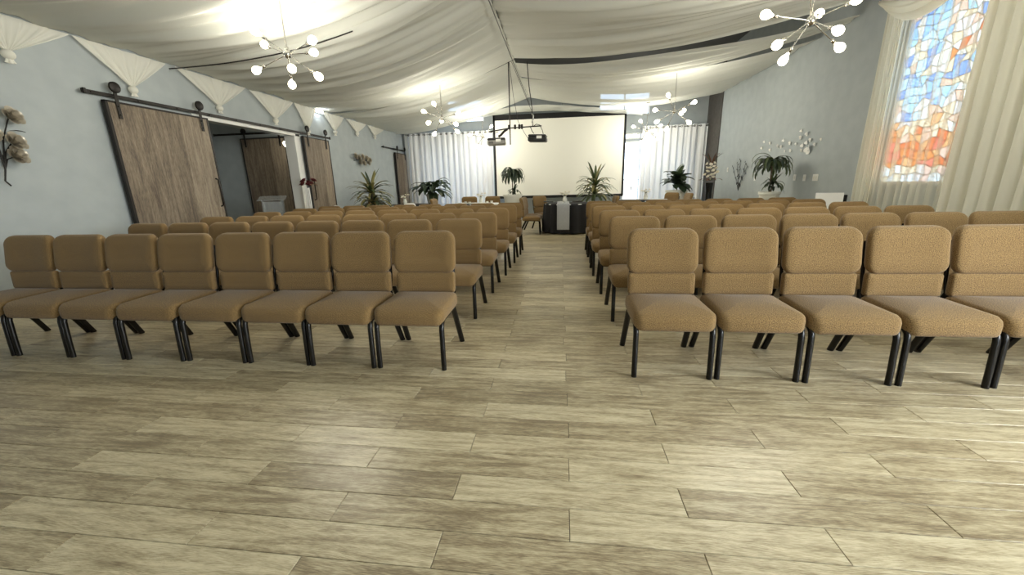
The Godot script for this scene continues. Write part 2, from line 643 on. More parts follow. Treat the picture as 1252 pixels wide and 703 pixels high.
func windows():
	stained_window()
	window_frame("window_2", Vector3(RIGHT + 0.1, 1.7, -0.2), 2.6, 1.6, 0, 3, 1)
	window_frame("window_3", Vector3(-3.8, 1.675, BACK - 0.1), 2.4, 2.35, 2, 3, 1)
	window_frame("window_4", Vector3(2.105, 3.785, BACK - 0.1), 1.69, 0.77, 2, 2, 2)
	window_frame("window_5", Vector3(-3.37, 3.785, BACK - 0.1), 1.34, 0.77, 2, 2, 2)
	window_frame("window_6", Vector3(3.265, 2.74, BACK - 0.1), 2.27, 0.2, 2, 4, 1)
	var d := window_frame("door_1", Vector3(3.265, 1.3, BACK - 0.1), 2.27, 2.56, 2, 4, 2)
	part("door_handle", boxm(Vector3(0.03, 0.16, 0.05), 0.006), M.iron, d, Vector3(-0.82, -0.28, 0.06))
	part("door_lock", boxm(Vector3(0.035, 0.05, 0.03), 0.006), M.iron, d, Vector3(-0.82, -0.1, 0.05))
	window_frame("door_2", Vector3(3.3, 1.26, FRONT + 0.1), 2.4, 2.48, 2, 2, 1)

func stained_window():
	# abstract stained glass: irregular pieces between lead lines
	var o := Node3D.new()
	o.name = "window_1"
	o.set_meta("kind", "structure")
	add_child(o)
	o.position = Vector3(RIGHT + 0.06, 0, 0)
	var r := RandomNumberGenerator.new()
	r.seed = 77
	var n := FastNoiseLite.new()
	n.seed = 4
	n.frequency = 1.1
	var z0 := -6.86
	var z1 := -5.58
	var y0 := 1.1
	var y1 := 3.5
	var st := S()
	for s in [[Vector3(0, 2.3, z0 + 0.02), Vector3(0.08, 2.4, 0.04)], [Vector3(0, 2.3, z1 - 0.02), Vector3(0.08, 2.4, 0.04)], [Vector3(0, y0 + 0.02, -6.22), Vector3(0.08, 0.04, 1.2)], [Vector3(0, y1 - 0.02, -6.22), Vector3(0.08, 0.04, 1.2)]]:
		box(st, s[0], s[1], 0.004)
	part("window_frame", done(st), M.paint_white, o)
	var nz := 11
	var ny := 22
	var node := func(i: int, j: int) -> Vector3:
		var rr := RandomNumberGenerator.new()
		rr.seed = i * 131 + j * 17 + 3
		var z := lerpf(z0 + 0.03, z1 - 0.03, float(i) / nz)
		var y := lerpf(y0 + 0.03, y1 - 0.03, float(j) / ny)
		var a := rr.randf_range(-0.045, 0.045)
		var b := rr.randf_range(-0.045, 0.045)
		if i > 0 and i < nz:
			z += a
		if j > 0 and j < ny:
			y += b
		return Vector3(0, y, z)
	var blues := [rgb(150, 196, 232), rgb(176, 222, 236), rgb(120, 160, 216), rgb(204, 232, 240)]
	var warm := [rgb(240, 140, 60), rgb(236, 112, 50), rgb(246, 176, 110), rgb(238, 120, 92)]
	var pale := [rgb(244, 240, 224), rgb(246, 222, 180), rgb(236, 226, 214), rgb(244, 200, 170)]
	var lead := S()
	for i in nz:
		for j in ny:
			var a: Vector3 = node.call(i, j)
			var b: Vector3 = node.call(i + 1, j)
			var c: Vector3 = node.call(i + 1, j + 1)
			var d: Vector3 = node.call(i, j + 1)
			var u := (i + 0.5) / nz
			var v := (j + 0.5) / ny
			var q := n.get_noise_2d(u * 2.0, v * 3.0) + r.randf_range(-0.25, 0.25)
			var heat := 0.0
			if v < 0.38:
				heat = 1.4 - absf(v - 0.2) * 4.5
			elif u > 0.45:
				heat = 0.9 * u - absf(v - 0.82) * 1.6
			var set_: Array = pale
			if heat + q > 0.75:
				set_ = warm
			elif heat + q < 0.18 and (u < 0.35 or v > 0.4):
				set_ = blues
			if v < 0.08:
				set_ = pale
			var ps := S()
			ps.set_smooth_group(-1)
			var e := Vector3(0.004, 0, 0)
			var mid := (a + b + c + d) * 0.25
			var p := [a.lerp(mid, 0.05), b.lerp(mid, 0.05), c.lerp(mid, 0.05), d.lerp(mid, 0.05)]
			quad(ps, p[0] - e, p[1] - e, p[2] - e, p[3] - e, Vector3(-1, 0, 0))
			for w in 4:
				quad(ps, p[w] - e, p[(w + 1) % 4] - e, p[(w + 1) % 4] + e, p[w] + e, p[w] + p[(w + 1) % 4] - mid * 2.0)
			part("pane", done(ps), glass_piece(set_[r.randi() % 4]), o)
			tube(lead, [a, b], 0.005, 4, 1.0, -1)
			tube(lead, [a, d], 0.005, 4, 1.0, -1)
	part("lead_lines", done(lead), M.lead, o)

# ------------------------------------------------------------------ draped ceiling
func drape_y(x: float, z: float) -> float:
	if x < RIDGE_X:
		var t := clampf((x - LEFT) / (RIDGE_X - LEFT), 0.0, 1.0)
		return 3.03 + (RIDGE_Y - 3.03) * pow(t, lerpf(2.6, 1.8, clampf((-z - 4.0) / 7.0, 0.0, 1.0)))
	var t2 := clampf((x - RIDGE_X) / (RIGHT - RIDGE_X), 0.0, 1.0)
	return lerpf(RIDGE_Y, 3.72, t2) - (0.30 + 0.06 * clampf((-z - 9.0) / 5.0, 0.0, 1.0)) * 4.0 * t2 * (1.0 - t2)

func drape(label: String, left: bool, z0a: float, z0b: float, z1a: float, z1b: float, sd: int):
	# z?a at the ridge, z?b at the wall; 0 is the end nearer the camera
	var n := FastNoiseLite.new()
	n.seed = sd
	n.frequency = 1.0
	n.fractal_octaves = 2
	var nv := int(clampf((z0a - z1a) / 0.045, 8, 110))
	var f := func(u: float, v: float) -> Vector3:
		var x := lerpf(RIDGE_X, LEFT + 0.03 if left else RIGHT - 0.03, u)
		var za := lerpf(z0a, z1a, v)
		var zb := lerpf(z0b, z1b, v)
		var bow := 4.0 * u * (1.0 - u)
		var z := lerpf(za, zb, u)
		var w := lerpf(z0a, z1a, v)
		var fold := n.get_noise_2d(w * 2.1, u * 0.55 + 7.0) * 0.14 + n.get_noise_2d(w * 5.5, u * 0.9) * 0.06
		var hang := sin(PI * v) * 0.05
		var amp := 0.35 + 0.65 * bow
		return Vector3(x, drape_y(x, z) + 0.02 + fold * amp - hang * bow, z)
	one("ceiling_drape", gridm(44, nv, f), M.sheer, label, "drape", Vector3.ZERO, "sheer cloth swathes hung under the ceiling")

func build_drapes():
	drape("white sheer ceiling swathe above the camera, left of the ridge", true, 3.0, 3.0, -1.9, -1.9, 1)
	drape("white sheer ceiling swathe behind the nearest left chandelier, left of the ridge", true, -1.92, -1.92, -5.72, -5.72, 2)
	drape("wide white sheer ceiling swathe past the black rod, left of the ridge", true, -5.7, -5.7, -9.8, -9.8, 3)
	drape("white sheer ceiling swathe furthest left, glowing from the high window behind", true, -9.83, -9.83, -13.95, -13.95, 4)
	drape("white sheer ceiling swathe above the camera, right of the ridge", false, 3.0, 3.0, -1.9, -1.0, 5)
	drape("white sheer ceiling swathe behind the nearest right chandelier, right of the ridge", false, -1.92, -0.6, -5.75, -3.6, 6)
	drape("wide white sheer ceiling swathe ending at the long dark gap, right of the ridge", false, -5.73, -3.6, -9.78, -6.6, 7)
	drape("narrow white sheer ceiling swathe between the two dark gaps, right of the ridge", false, -10.05, -7.85, -11.3, -8.15, 8)
	drape("white sheer ceiling swathe nearest the screen, right of the ridge", false, -11.42, -8.85, -13.95, -13.45, 9)
	# a narrow band of cloth hung across the end, below the dark gable
	for left in [true, false]:
		var f := func(u: float, v: float) -> Vector3:
			var x := lerpf(RIDGE_X, -3.9 if left else 2.6, u)
			return Vector3(x, 3.76 - 0.36 * pow(u, 1.6) - v * (0.2 - 0.08 * u) + sin(u * 9.0) * 0.01, -14.04 - 0.05 * sin(v * PI) - 0.03 * sin(u * 30.0 + v * 4.0))
		var band := thing("drape_band", "narrow white cloth band across the gable above the screen, %s half" % ("left" if left else "right"), "drape")
		part("cloth", gridm(40, 6, f), M.sheer, band)
		for u in [0.3, 0.99]:
			var tp: Vector3 = f.call(u, 0.0)
			part("cord", tubem([tp, Vector3(tp.x, TOP, tp.z)], 0.003, 5), M.iron, band)
	# thin cord along the ridge, black rod under the left seam
	one("ridge_cable", tubem([Vector3(RIDGE_X, RIDGE_Y - 0.1, 2.9), Vector3(RIDGE_X, RIDGE_Y - 0.1, -14.4)], 0.008, 6), M.iron, "thin dark cable running along the ridge of the draped ceiling", "cable")
	var pts := []
	for k in 13:
		var x := lerpf(LEFT + 0.03, -2.8, k / 12.0)
		pts.append(Vector3(x, drape_y(x, -5.67) - 0.05, -5.68))
	one("curtain_rod", tubem(pts, 0.008, 6), M.iron, "thin black rod under the left ceiling drape from the wall", "rod")

func swag(z0: float, z1: float, zk: float, yk: float, label: String):
	var x := LEFT + 0.045
	var o := thing("wall_swag", label, "swag", Vector3(x, yk, zk), 0.0, "white triangular swags along the left wall")
	var top := 3.03
	var f := func(u: float, v: float) -> Vector3:
		# u across, v from the top edge down to the knot
		var zt := lerpf(z0, z1, u)
		var e := pow(v, 1.08)
		var y := lerpf(top, yk, v)
		var pull := absf(u - 0.5) * 2.0
		y -= (1.0 - pow(pull, 2.0)) * sin(v * PI) * 0.015
		var z := lerpf(zt, zk + (u - 0.5) * 0.05, e)
		var dx := (0.022 * sin(u * 34.0) + 0.012 * sin(u * 71.0 + 1.0)) * (0.35 + 0.65 * sin(v * PI * 0.9)) + 0.03 * v
		return Vector3(dx, y - yk, z - zk)
	part("cloth", gridm(48, 14, f), M.swag_cloth, o)
	var st := S()
	ball(st, Vector3(0.035, -0.01, 0), Vector3(0.05, 0.05, 0.055), 12, 8)
	part("knot", done(st), M.swag_cloth, o)
	var g := func(u: float, v: float) -> Vector3:
		var a := TAU * u
		var rr := lerpf(0.018, 0.038 + 0.01 * sin(a * 5.0), v)
		return Vector3(0.035 + cos(a) * rr * 0.6, -0.03 - v * 0.06, sin(a) * rr)
	part("tail", gridm(30, 4, g), M.swag_cloth, o)

func build_swags():
	var a := [[-3.35, -4.47, -3.83, 2.65, "white knotted wall swag nearest the camera, cut by the photo's left edge"],
		[-4.49, -5.62, -5.03, 2.57, "white knotted wall swag above the left end of the brown barn door"],
		[-5.75, -7.1, -6.40, 2.58, "white knotted wall swag above the right end of the brown barn door"],
		[-7.17, -8.41, -7.73, 2.58, "white knotted wall swag above the open doorway"],
		[-8.43, -9.2, -8.75, 2.5, "narrow white knotted wall swag above the grey barn door"],
		[-9.43, -10.43, -9.87, 2.62, "white knotted wall swag just past the grey barn door"],
		[-10.52, -11.66, -11.0, 2.72, "white knotted wall swag above the plant by the blue-lit wall"],
		[-11.72, -12.84, -12.08, 2.76, "white knotted wall swag furthest from the camera"]]
	for s in a:
		swag(s[0], s[1], s[2], s[3], s[4])

# ------------------------------------------------------------------ chairs
var chair: Node3D

func make_chair() -> Node3D:
	var o := Node3D.new()
	o.name = "stacking_chair"
	var sb := func(p: Vector3) -> Vector3:
		# pad lies in x (width) and y (depth), its thickness is up
		var z := -p.y + 0.035
		var drop := 0.0
		if z > 0.06:
			drop = 0.04 * pow((z - 0.06) / 0.2, 2.0)
		var narrow := 1.0 - 0.03 * clampf((0.05 - z) / 0.22, 0.0, 1.0)
		return Vector3(p.x * narrow, 0.345 + p.z - drop - 0.014 * clampf((0.0 - z) / 0.2, 0.0, 1.0), z)
	part("seat", pad(0.5, 0.46, 0.112, 0.06, 0.036, 0.012, sb), M.chair_fabric, o)
	var lean := 0.17
	var bb := func(p: Vector3) -> Vector3:
		var y := 0.748 + p.y * cos(lean)
		return Vector3(p.x * (1.0 - 0.03 * (p.y / 0.16) * 0.3), y, -0.232 - (p.y + 0.155) * sin(lean) + p.z + 0.035 * pow(p.x / 0.24, 2.0))
	part("backrest", pad(0.478, 0.318, 0.078, 0.075, 0.034, 0.014, bb), M.chair_fabric, o)
	var lb := func(p: Vector3) -> Vector3:
		return Vector3(p.x, 0.522 + p.y, -0.222 - p.y * 0.06 + p.z + 0.03 * pow(p.x / 0.24, 2.0))
	part("lumbar_pad", pad(0.456, 0.158, 0.058, 0.022, 0.02, 0.010, lb), M.chair_fabric, o)
	for s in [-1.0, 1.0]:
		part("leg", tubem([Vector3(s * 0.232, 0.0, 0.25), Vector3(s * 0.232, 0.12, 0.246), Vector3(s * 0.231, 0.29, 0.238), Vector3(s * 0.231, 0.325, 0.228), Vector3(s * 0.23, 0.345, 0.205), Vector3(s * 0.23, 0.352, 0.17), Vector3(s * 0.225, 0.352, -0.06)], 0.0175, 9), M.chair_steel, o)
		part("leg", tubem([Vector3(s * 0.228, 0.0, -0.27), Vector3(s * 0.224, 0.14, -0.205), Vector3(s * 0.22, 0.335, -0.105), Vector3(s * 0.215, 0.352, -0.075)], 0.021, 9), M.chair_steel, o)
		part("back_post", tubem([Vector3(s * 0.205, 0.335, -0.12), Vector3(s * 0.205, 0.46, -0.20), Vector3(s * 0.2, 0.56, -0.235), Vector3(s * 0.195, 0.8, -0.272)], 0.012, 7), M.chair_steel, o)
		part("bracket", boxm(Vector3(0.05, 0.03, 0.05), 0.004), M.chair_steel, o, Vector3(s * 0.1, 0.445, -0.185))
	var st := S()
	tube(st, [Vector3(-0.225, 0.335, 0.1), Vector3(0.225, 0.335, 0.1)], 0.011, 7)
	tube(st, [Vector3(-0.22, 0.335, -0.11), Vector3(0.22, 0.335, -0.11)], 0.011, 7)
	tube(st, [Vector3(-0.205, 0.462, -0.205), Vector3(0.205, 0.462, -0.205)], 0.011, 7)
	part("seat_frame", done(st), M.chair_steel, o)
	return o

func put_chair(x: float, z: float, turn: float, label: String, group: String):
	var o := chair.duplicate()
	o.name = numbered("stacking_chair")
	add_child(o)
	o.position = Vector3(x, 0, z)
	o.rotation.y = turn
	tag(o, label, "chair", group)

func build_chairs():
	chair = make_chair()
	var rows := [-2.40, -3.46, -4.38, -5.29, -6.2, -6.95]
	var la := [-0.77, -0.78, -0.77, -0.74, -0.72, -0.70]
	var ra := [0.46, 0.455, 0.44, 0.43, 0.445, 0.45]
	for i in rows.size():
		for side in [-1, 1]:
			var count := 8 if side < 0 or i < 1 else 7
			var pitch := 0.507 if i == 0 and side < 0 else 0.514
			for k in count:
				var x: float = la[i] - 0.25 - pitch * k if side < 0 else ra[i] + 0.25 + pitch * k
				var which := "nearest row" if i == 0 else ("%s nearest row" % ORD[i] if i < 5 else "furthest row")
				var lab := "tan fabric chair, %s from the aisle, %s, %s block" % [ORD[k], which, "left" if side < 0 else "right"]
				put_chair(x + rng.randf_range(-0.003, 0.003), rows[i] - 0.25 + rng.randf_range(-0.008, 0.008), rng.randf_range(-0.012, 0.012), lab, "tan chairs in rows, %s of the aisle" % ("left" if side < 0 else "right"))

# ------------------------------------------------------------------ barn doors
func barn_door(label: String, m: Material, c: Vector3, w: float, h: float, turn: float, handle_at: float, big := true):
	# stands in x (width) and y, facing +z of its own axes
	var o := thing("barn_door", label, "door", c, turn)
	var st := S()
	var d := 0.045
	# two long boards' worth of laminate: front, with its grain upright
	var g := func(u: float, v: float) -> Vector3:
		return Vector3((u - 0.5) * (w - 0.08), v * h, d * 0.5)
	st.set_smooth_group(-1)
	for f in [[1.0, d * 0.5], [-1.0, -d * 0.5]]:
		var q := [Vector2(0, 0), Vector2(1, 0), Vector2(1, 1), Vector2(0, 1)]
		var idx := [0, 2, 1, 0, 3, 2] if f[0] > 0.0 else [0, 1, 2, 0, 2, 3]
		for k in idx:
			st.set_uv(Vector2(q[k].y, q[k].x))
			st.add_vertex(Vector3((q[k].x - 0.5) * (w - 0.07), 0.02 + q[k].y * (h - 0.03), f[1]))
	part("panel", done(st), m, o)
	st = S()
	for s in [-1.0, 1.0]:
		box(st, Vector3(s * (w * 0.5 - 0.018), h * 0.5, 0), Vector3(0.036, h, 0.055), 0.004)
	box(st, Vector3(0, h - 0.012, 0), Vector3(w, 0.024, 0.055), 0.004)
	box(st, Vector3(0, 0.012, 0), Vector3(w, 0.024, 0.055), 0.004)
	part("edge_frame", done(st), M.iron, o)
	for s in [-1.0, 1.0]:
		var hg := S()
		box(hg, Vector3(s * (w * 0.5 - 0.14), h - 0.03, 0.036), Vector3(0.045, 0.36, 0.008), 0.002)
		var hm := part("hanger", done(hg), M.iron, o)
		var wh := S()
		wh.set_smooth_group(0)
		lathe(wh, [[0.001, -0.014], [0.062, -0.014], [0.066, -0.01], [0.055, 0.0], [0.066, 0.01], [0.062, 0.014], [0.001, 0.014]], 20)
		var wm := part("wheel", done(wh), M.iron, hm, Vector3(s * (w * 0.5 - 0.14), h + 0.16, 0.05))
		wm.rotation.x = PI * 0.5
		for yy in [h - 0.06, h - 0.16]:
			var bo := S()
			ball(bo, Vector3.ZERO, Vector3(0.013, 0.013, 0.008), 8, 5)
			part("bolt", done(bo), M.iron, hm, Vector3(s * (w * 0.5 - 0.14), yy, 0.044))
	if handle_at != 0.0:
		var hx := handle_at * (w * 0.5 - 0.09)
		part("handle", tubem([Vector3(hx, 0.96, 0.03), Vector3(hx, 0.98, 0.075), Vector3(hx, 1.38, 0.075), Vector3(hx, 1.40, 0.03)], 0.013, 8), M.iron, o)

func track(label: String, a: Vector3, b: Vector3, out: Vector3):
	var o := thing("door_track", label, "track", a)
	var st := S()
	var d := b - a
	var turn := Basis.looking_at(d.normalized(), Vector3.UP)
	box(st, d * 0.5 + out * 0.06, Vector3(0.01, 0.045, d.length()), 0.002, turn)
	part("rail", done(st), M.iron, o)
	var n := int(d.length() / 0.6) + 1
	for k in n + 1:
		part("standoff", tubem([d * (0.02 + 0.96 * k / n) - out * 0.0, d * (0.02 + 0.96 * k / n) + out * 0.075], 0.013, 8), M.iron, o)
	for e in [0.005, 0.995]:
		part("stop", boxm(Vector3(0.03, 0.06, 0.03), 0.004), M.iron, o, d * e + out * 0.07)

func build_doors():
	# doors along the left wall face +x: turn by +90 degrees
	barn_door("wide brown wood-grain sliding barn door nearest the camera, left wall", M.door_wood, Vector3(LEFT + 0.075, 0.04, -5.36), 1.48, 2.33, PI * 0.5, 1.0)
	barn_door("grey-brown wood sliding barn door beyond the open doorway, left wall", M.door_wood, Vector3(LEFT + 0.085, 0.04, -8.98), 0.98, 2.33, PI * 0.5, -1.0)
	track("long black sliding-door rail on the left wall above the open doorway", Vector3(LEFT + 0.003, 2.435, -4.42), Vector3(LEFT + 0.003, 2.435, -9.62), Vector3(1, 0, 0))
	barn_door("narrow dark sliding barn door at the far end of the left wall", M.door_wood, Vector3(LEFT + 0.075, 0.04, -13.95), 0.95, 2.35, PI * 0.5, 0.0)
	track("short sliding-door rail at the far end of the left wall", Vector3(LEFT + 0.003, 2.5, -12.6), Vector3(LEFT + 0.003, 2.5, -14.4), Vector3(1, 0, 0))
	# in the side room
	barn_door("dark grey sliding barn door in the side room through the doorway", M.door_wood, Vector3(-7.28, 0.04, -9.43), 1.2, 2.45, 0.0, 0.0)
	track("black sliding-door rail in the side room", Vector3(-8.6, 2.6, -9.502), Vector3(-6.4, 2.6, -9.502), Vector3(0, 0, 1))

# ------------------------------------------------------------------ chandeliers and lamps
var chand_mesh := {}

func chandelier(at: Vector3, top: float, turn: float, arms: Array, label: String):
	var o := thing("sputnik_chandelier", label, "chandelier", at, turn, "chrome sputnik chandeliers with round bulbs")
	var st := S()
	ball(st, Vector3.ZERO, Vector3(0.045, 0.045, 0.045), 14, 10)
	lathe(st, [[0.001, 0.07], [0.018, 0.07], [0.02, 0.04], [0.02, 0.03]], 10)
	part("hub", done(st), M.chrome, o)
	part("rod", tubem([Vector3(0, 0.04, 0), Vector3(0, top - at.y, 0)], 0.007, 8), M.chrome, o)
	part("canopy", lathem([[0.001, -0.03], [0.05, -0.028], [0.062, -0.01], [0.062, 0.0], [0.001, 0.0]], 18), M.chrome, o, Vector3(0, top - at.y, 0))
	if not chand_mesh.has("bulb"):
		var b := S()
		# a round lamp: neck at the origin, globe along +y
		lathe(b, [[0.013, 0.0], [0.014, 0.012], [0.022, 0.026], [0.036, 0.045], [0.0435, 0.07], [0.042, 0.09], [0.033, 0.108], [0.018, 0.119], [0.001, 0.122]], 14)
		chand_mesh.bulb = done(b)
		chand_mesh.socket = lathem([[0.001, -0.055], [0.012, -0.055], [0.017, -0.045], [0.017, 0.004], [0.001, 0.004]], 12)
	for a in arms:
		var d: Vector3 = a
		var n := d.normalized()
		var tip := d - n * 0.07
		var am := part("arm", tubem([n * 0.03, tip - n * 0.05], 0.006, 7), M.chrome, o)
		var so := part("socket", chand_mesh.socket, M.chrome, am, tip)
		so.basis = Basis(Quaternion(Vector3.UP, n))
		var bu := part("bulb", chand_mesh.bulb, M.bulb_glow, am, tip)
		bu.basis = Basis(Quaternion(Vector3.UP, n))
		var l := OmniLight3D.new()
		l.name = "bulb_lamp"
		l.light_color = rgb(255, 250, 234)
		l.light_energy = BULB
		l.light_size = 0.04
		l.omni_range = 25.0
		l.omni_attenuation = 2.0
		l.shadow_enabled = true
		o.add_child(l, true)
		l.position = tip + n * 0.07

var BULB := 0.185

func build_lamps():
	var la := [Vector3(-0.33, 0.24, 0.1), Vector3(-0.3, 0.13, -0.25), Vector3(0.32, 0.12, 0.22), Vector3(0.3, 0.0, -0.3), Vector3(0.03, -0.16, 0.38), Vector3(0.0, -0.31, -0.26), Vector3(0.36, -0.26, 0.12), Vector3(-0.41, -0.14, -0.02)]
	var ra := [Vector3(-0.42, 0.08, 0.04), Vector3(0.07, 0.06, -0.4), Vector3(0.26, -0.1, 0.3), Vector3(0.3, -0.25, -0.12), Vector3(-0.29, -0.2, 0.22), Vector3(-0.2, -0.33, -0.14), Vector3(0.38, 0.15, -0.1), Vector3(-0.05, 0.3, 0.28)]
	var spots := [
		[-3.07, -4.6, la, 0.0, "chrome chandelier nearest the brown barn door"],
		[2.42, -4.7, ra, 0.0, "chrome chandelier nearest the stained glass window"],
		[-2.66, -9.2, la, 1.1, "chrome chandelier in front of the left white curtain, nearer one"],
		[2.48, -9.75, ra, -0.6, "chrome chandelier in front of the right white curtain, nearer one"],
		[-2.45, -12.9, ra, 2.0, "small-looking far chandelier between the left curtain and the screen"],
		[2.55, -13.0, la, 0.5, "small-looking far chandelier between the screen and right curtain"]
]
	for i in 2:
		# arms were read at the hub's depth; those nearer or further keep their direction from where one sees them
		var hub := Vector3(spots[i][0], 2.71 - 1.225, spots[i][1])
		var seen := []
		for a in spots[i][2]:
			var v: Vector3 = a
			var k := (hub.z + v.z) / hub.z
			var d := Vector3((hub.x + v.x) * k - hub.x, (hub.y + v.y) * k - hub.y, v.z)
			seen.append(d.normalized() * clampf(d.length(), 0.36, 0.5))
		spots[i][2] = seen
	for s in spots:
		var top: float = drape_y(s[0], s[1]) + 0.02
		chandelier(Vector3(s[0], 2.71, s[1]), top, s[3], s[2], s[4])
	# bare bulb on a cord in the side room
	var o := thing("pendant_lamp", "bare glowing bulb on a cord in the side room doorway", "lamp", Vector3(-6.3, 2.26, -8.85))
	part("cord", tubem([Vector3(0, 0.06, 0), Vector3(0, 0.68, 0)], 0.004, 6), M.black_rubber, o)
	part("bulb", chand_mesh.bulb, M.bulb_glow, o, Vector3(0, -0.06, 0))
	var l := OmniLight3D.new()
	l.name = "pendant_lamp_light"
	l.light_color = rgb(255, 250, 234)
	l.light_energy = BULB
	l.light_size = 0.04
	l.omni_range = 25.0
	l.omni_attenuation = 2.0
	l.shadow_enabled = true
	o.add_child(l)

# ------------------------------------------------------------------ curtains
func curtain_sheet(a: Vector3, b: Vector3, y0: float, y1: float, folds: float, amp: float, sd: int, flare := 0.0) -> ArrayMesh:
	var n := FastNoiseLite.new()
	n.seed = sd
	n.frequency = 1.0
	var d := (b - a)
	var side := d.normalized().cross(Vector3.UP)
	var f := func(u: float, v: float) -> Vector3:
		var ph := u * folds * TAU + n.get_noise_2d(u * 9.0, 3.0) * 2.6
		var w := amp * (0.75 + 0.5 * n.get_noise_2d(u * 6.0, v * 0.6)) * (0.75 + 0.45 * (1.0 - v))
		var uu := u + n.get_noise_2d(u * 7.0, v * 0.5 + 5.0) * 0.010
		var p := a + d * (0.5 + (uu - 0.5) * (1.0 + flare * (1.0 - v)))
		p += side * (sin(ph) * w + 0.3 * w * sin(ph * 2.0 + 1.0 + v))
		p.y = lerpf(y0, y1, v)
		return p
	return gridm(int(folds * 12.0), 10, f)

func build_curtains():
	# behind the projector screen wall: white grommet curtains, left and right
	for s in [[-5.42, -2.36, 3.07, "long white grommet curtain left of the projector screen", 15.0, 3], [2.66, 4.72, 3.0, "long white grommet curtain right of the projector screen", 10.0, 9]]:
		var o := thing("curtain", s[3], "curtain", Vector3(0, 0, 0))
		part("cloth", curtain_sheet(Vector3(s[0], 0, -14.3), Vector3(s[1], 0, -14.3), 0.04, s[2], s[4], 0.075, s[5]), M.white_curtain, o)
		var n := int(s[4])
		var ring := S()
		lathe(ring, [[0.02, -0.006], [0.032, -0.006], [0.032, 0.006], [0.02, 0.006], [0.02, -0.006]], 14)
		var rm := done(ring)
		for k in n + 1:
			var g := part("grommet", rm, M.iron, o, Vector3(lerpf(s[0] + 0.04, s[1] - 0.04, float(k) / n), s[2] - 0.06, -14.24))
			g.rotation.x = PI * 0.5
		one("curtain_pole", tubem([Vector3(s[0] - 0.1, s[2] - 0.06, -14.3), Vector3(s[1] + 0.05, s[2] - 0.06, -14.3)], 0.012, 8), M.chrome, "slim curtain pole %s of the screen" % ("left" if s[0] < 0.0 else "right"), "pole")
	# column at the left end of the left curtain
	one("post", boxm(Vector3(0.12, 3.2, 0.1), 0.006), M.paint_white, "narrow pale post beside the left white curtain", "post", Vector3(-5.56, 1.6, -14.5))
	# stained glass window: sheer across it, heavier panels to the sides, a swag on top
	one("sheer_curtain", curtain_sheet(Vector3(4.6, 0, -6.72), Vector3(4.6, 0, -5.3), 0.03, 3.75, 11.0, 0.05, 21), M.window_sheer, "sheer cream curtain hanging across the stained glass window", "curtain")
	one("curtain", curtain_sheet(Vector3(4.6, 0, -6.98), Vector3(4.6, 0, -6.66), 0.03, 3.75, 4.0, 0.05, 23), M.curtain_cloth, "narrow gathered cream curtain at the stained glass window's far edge", "curtain")
	one("curtain", curtain_sheet(Vector3(4.57, 0, -5.45), Vector3(4.57, 0, -3.5), 0.03, 3.75, 12.0, 0.06, 25), M.curtain_cloth, "wide cream curtain at the photo's right edge beside stained glass", "curtain")
	one("curtain_pole", tubem([Vector3(4.6, 3.76, -7.1), Vector3(4.6, 3.76, -3.4)], 0.016, 8), M.iron, "dark curtain pole above the stained glass window", "pole")
	var f := func(u: float, v: float) -> Vector3:
		var z := lerpf(-6.98, -5.35, u)
		var sag := 4.0 * u * (1.0 - u)
		var y := 3.62 - (0.10 + 0.33 * v) * sag - v * 0.05
		return Vector3(4.5 - 0.05 * sin(v * PI) - 0.02 * sin(v * 19.0) * sag - 0.02 * sag, y + 0.015 * sin(v * 25.0), z)
	one("curtain_swag", gridm(36, 22, f), M.curtain_cloth, "draped cream swag across the top of the stained glass window", "swag")

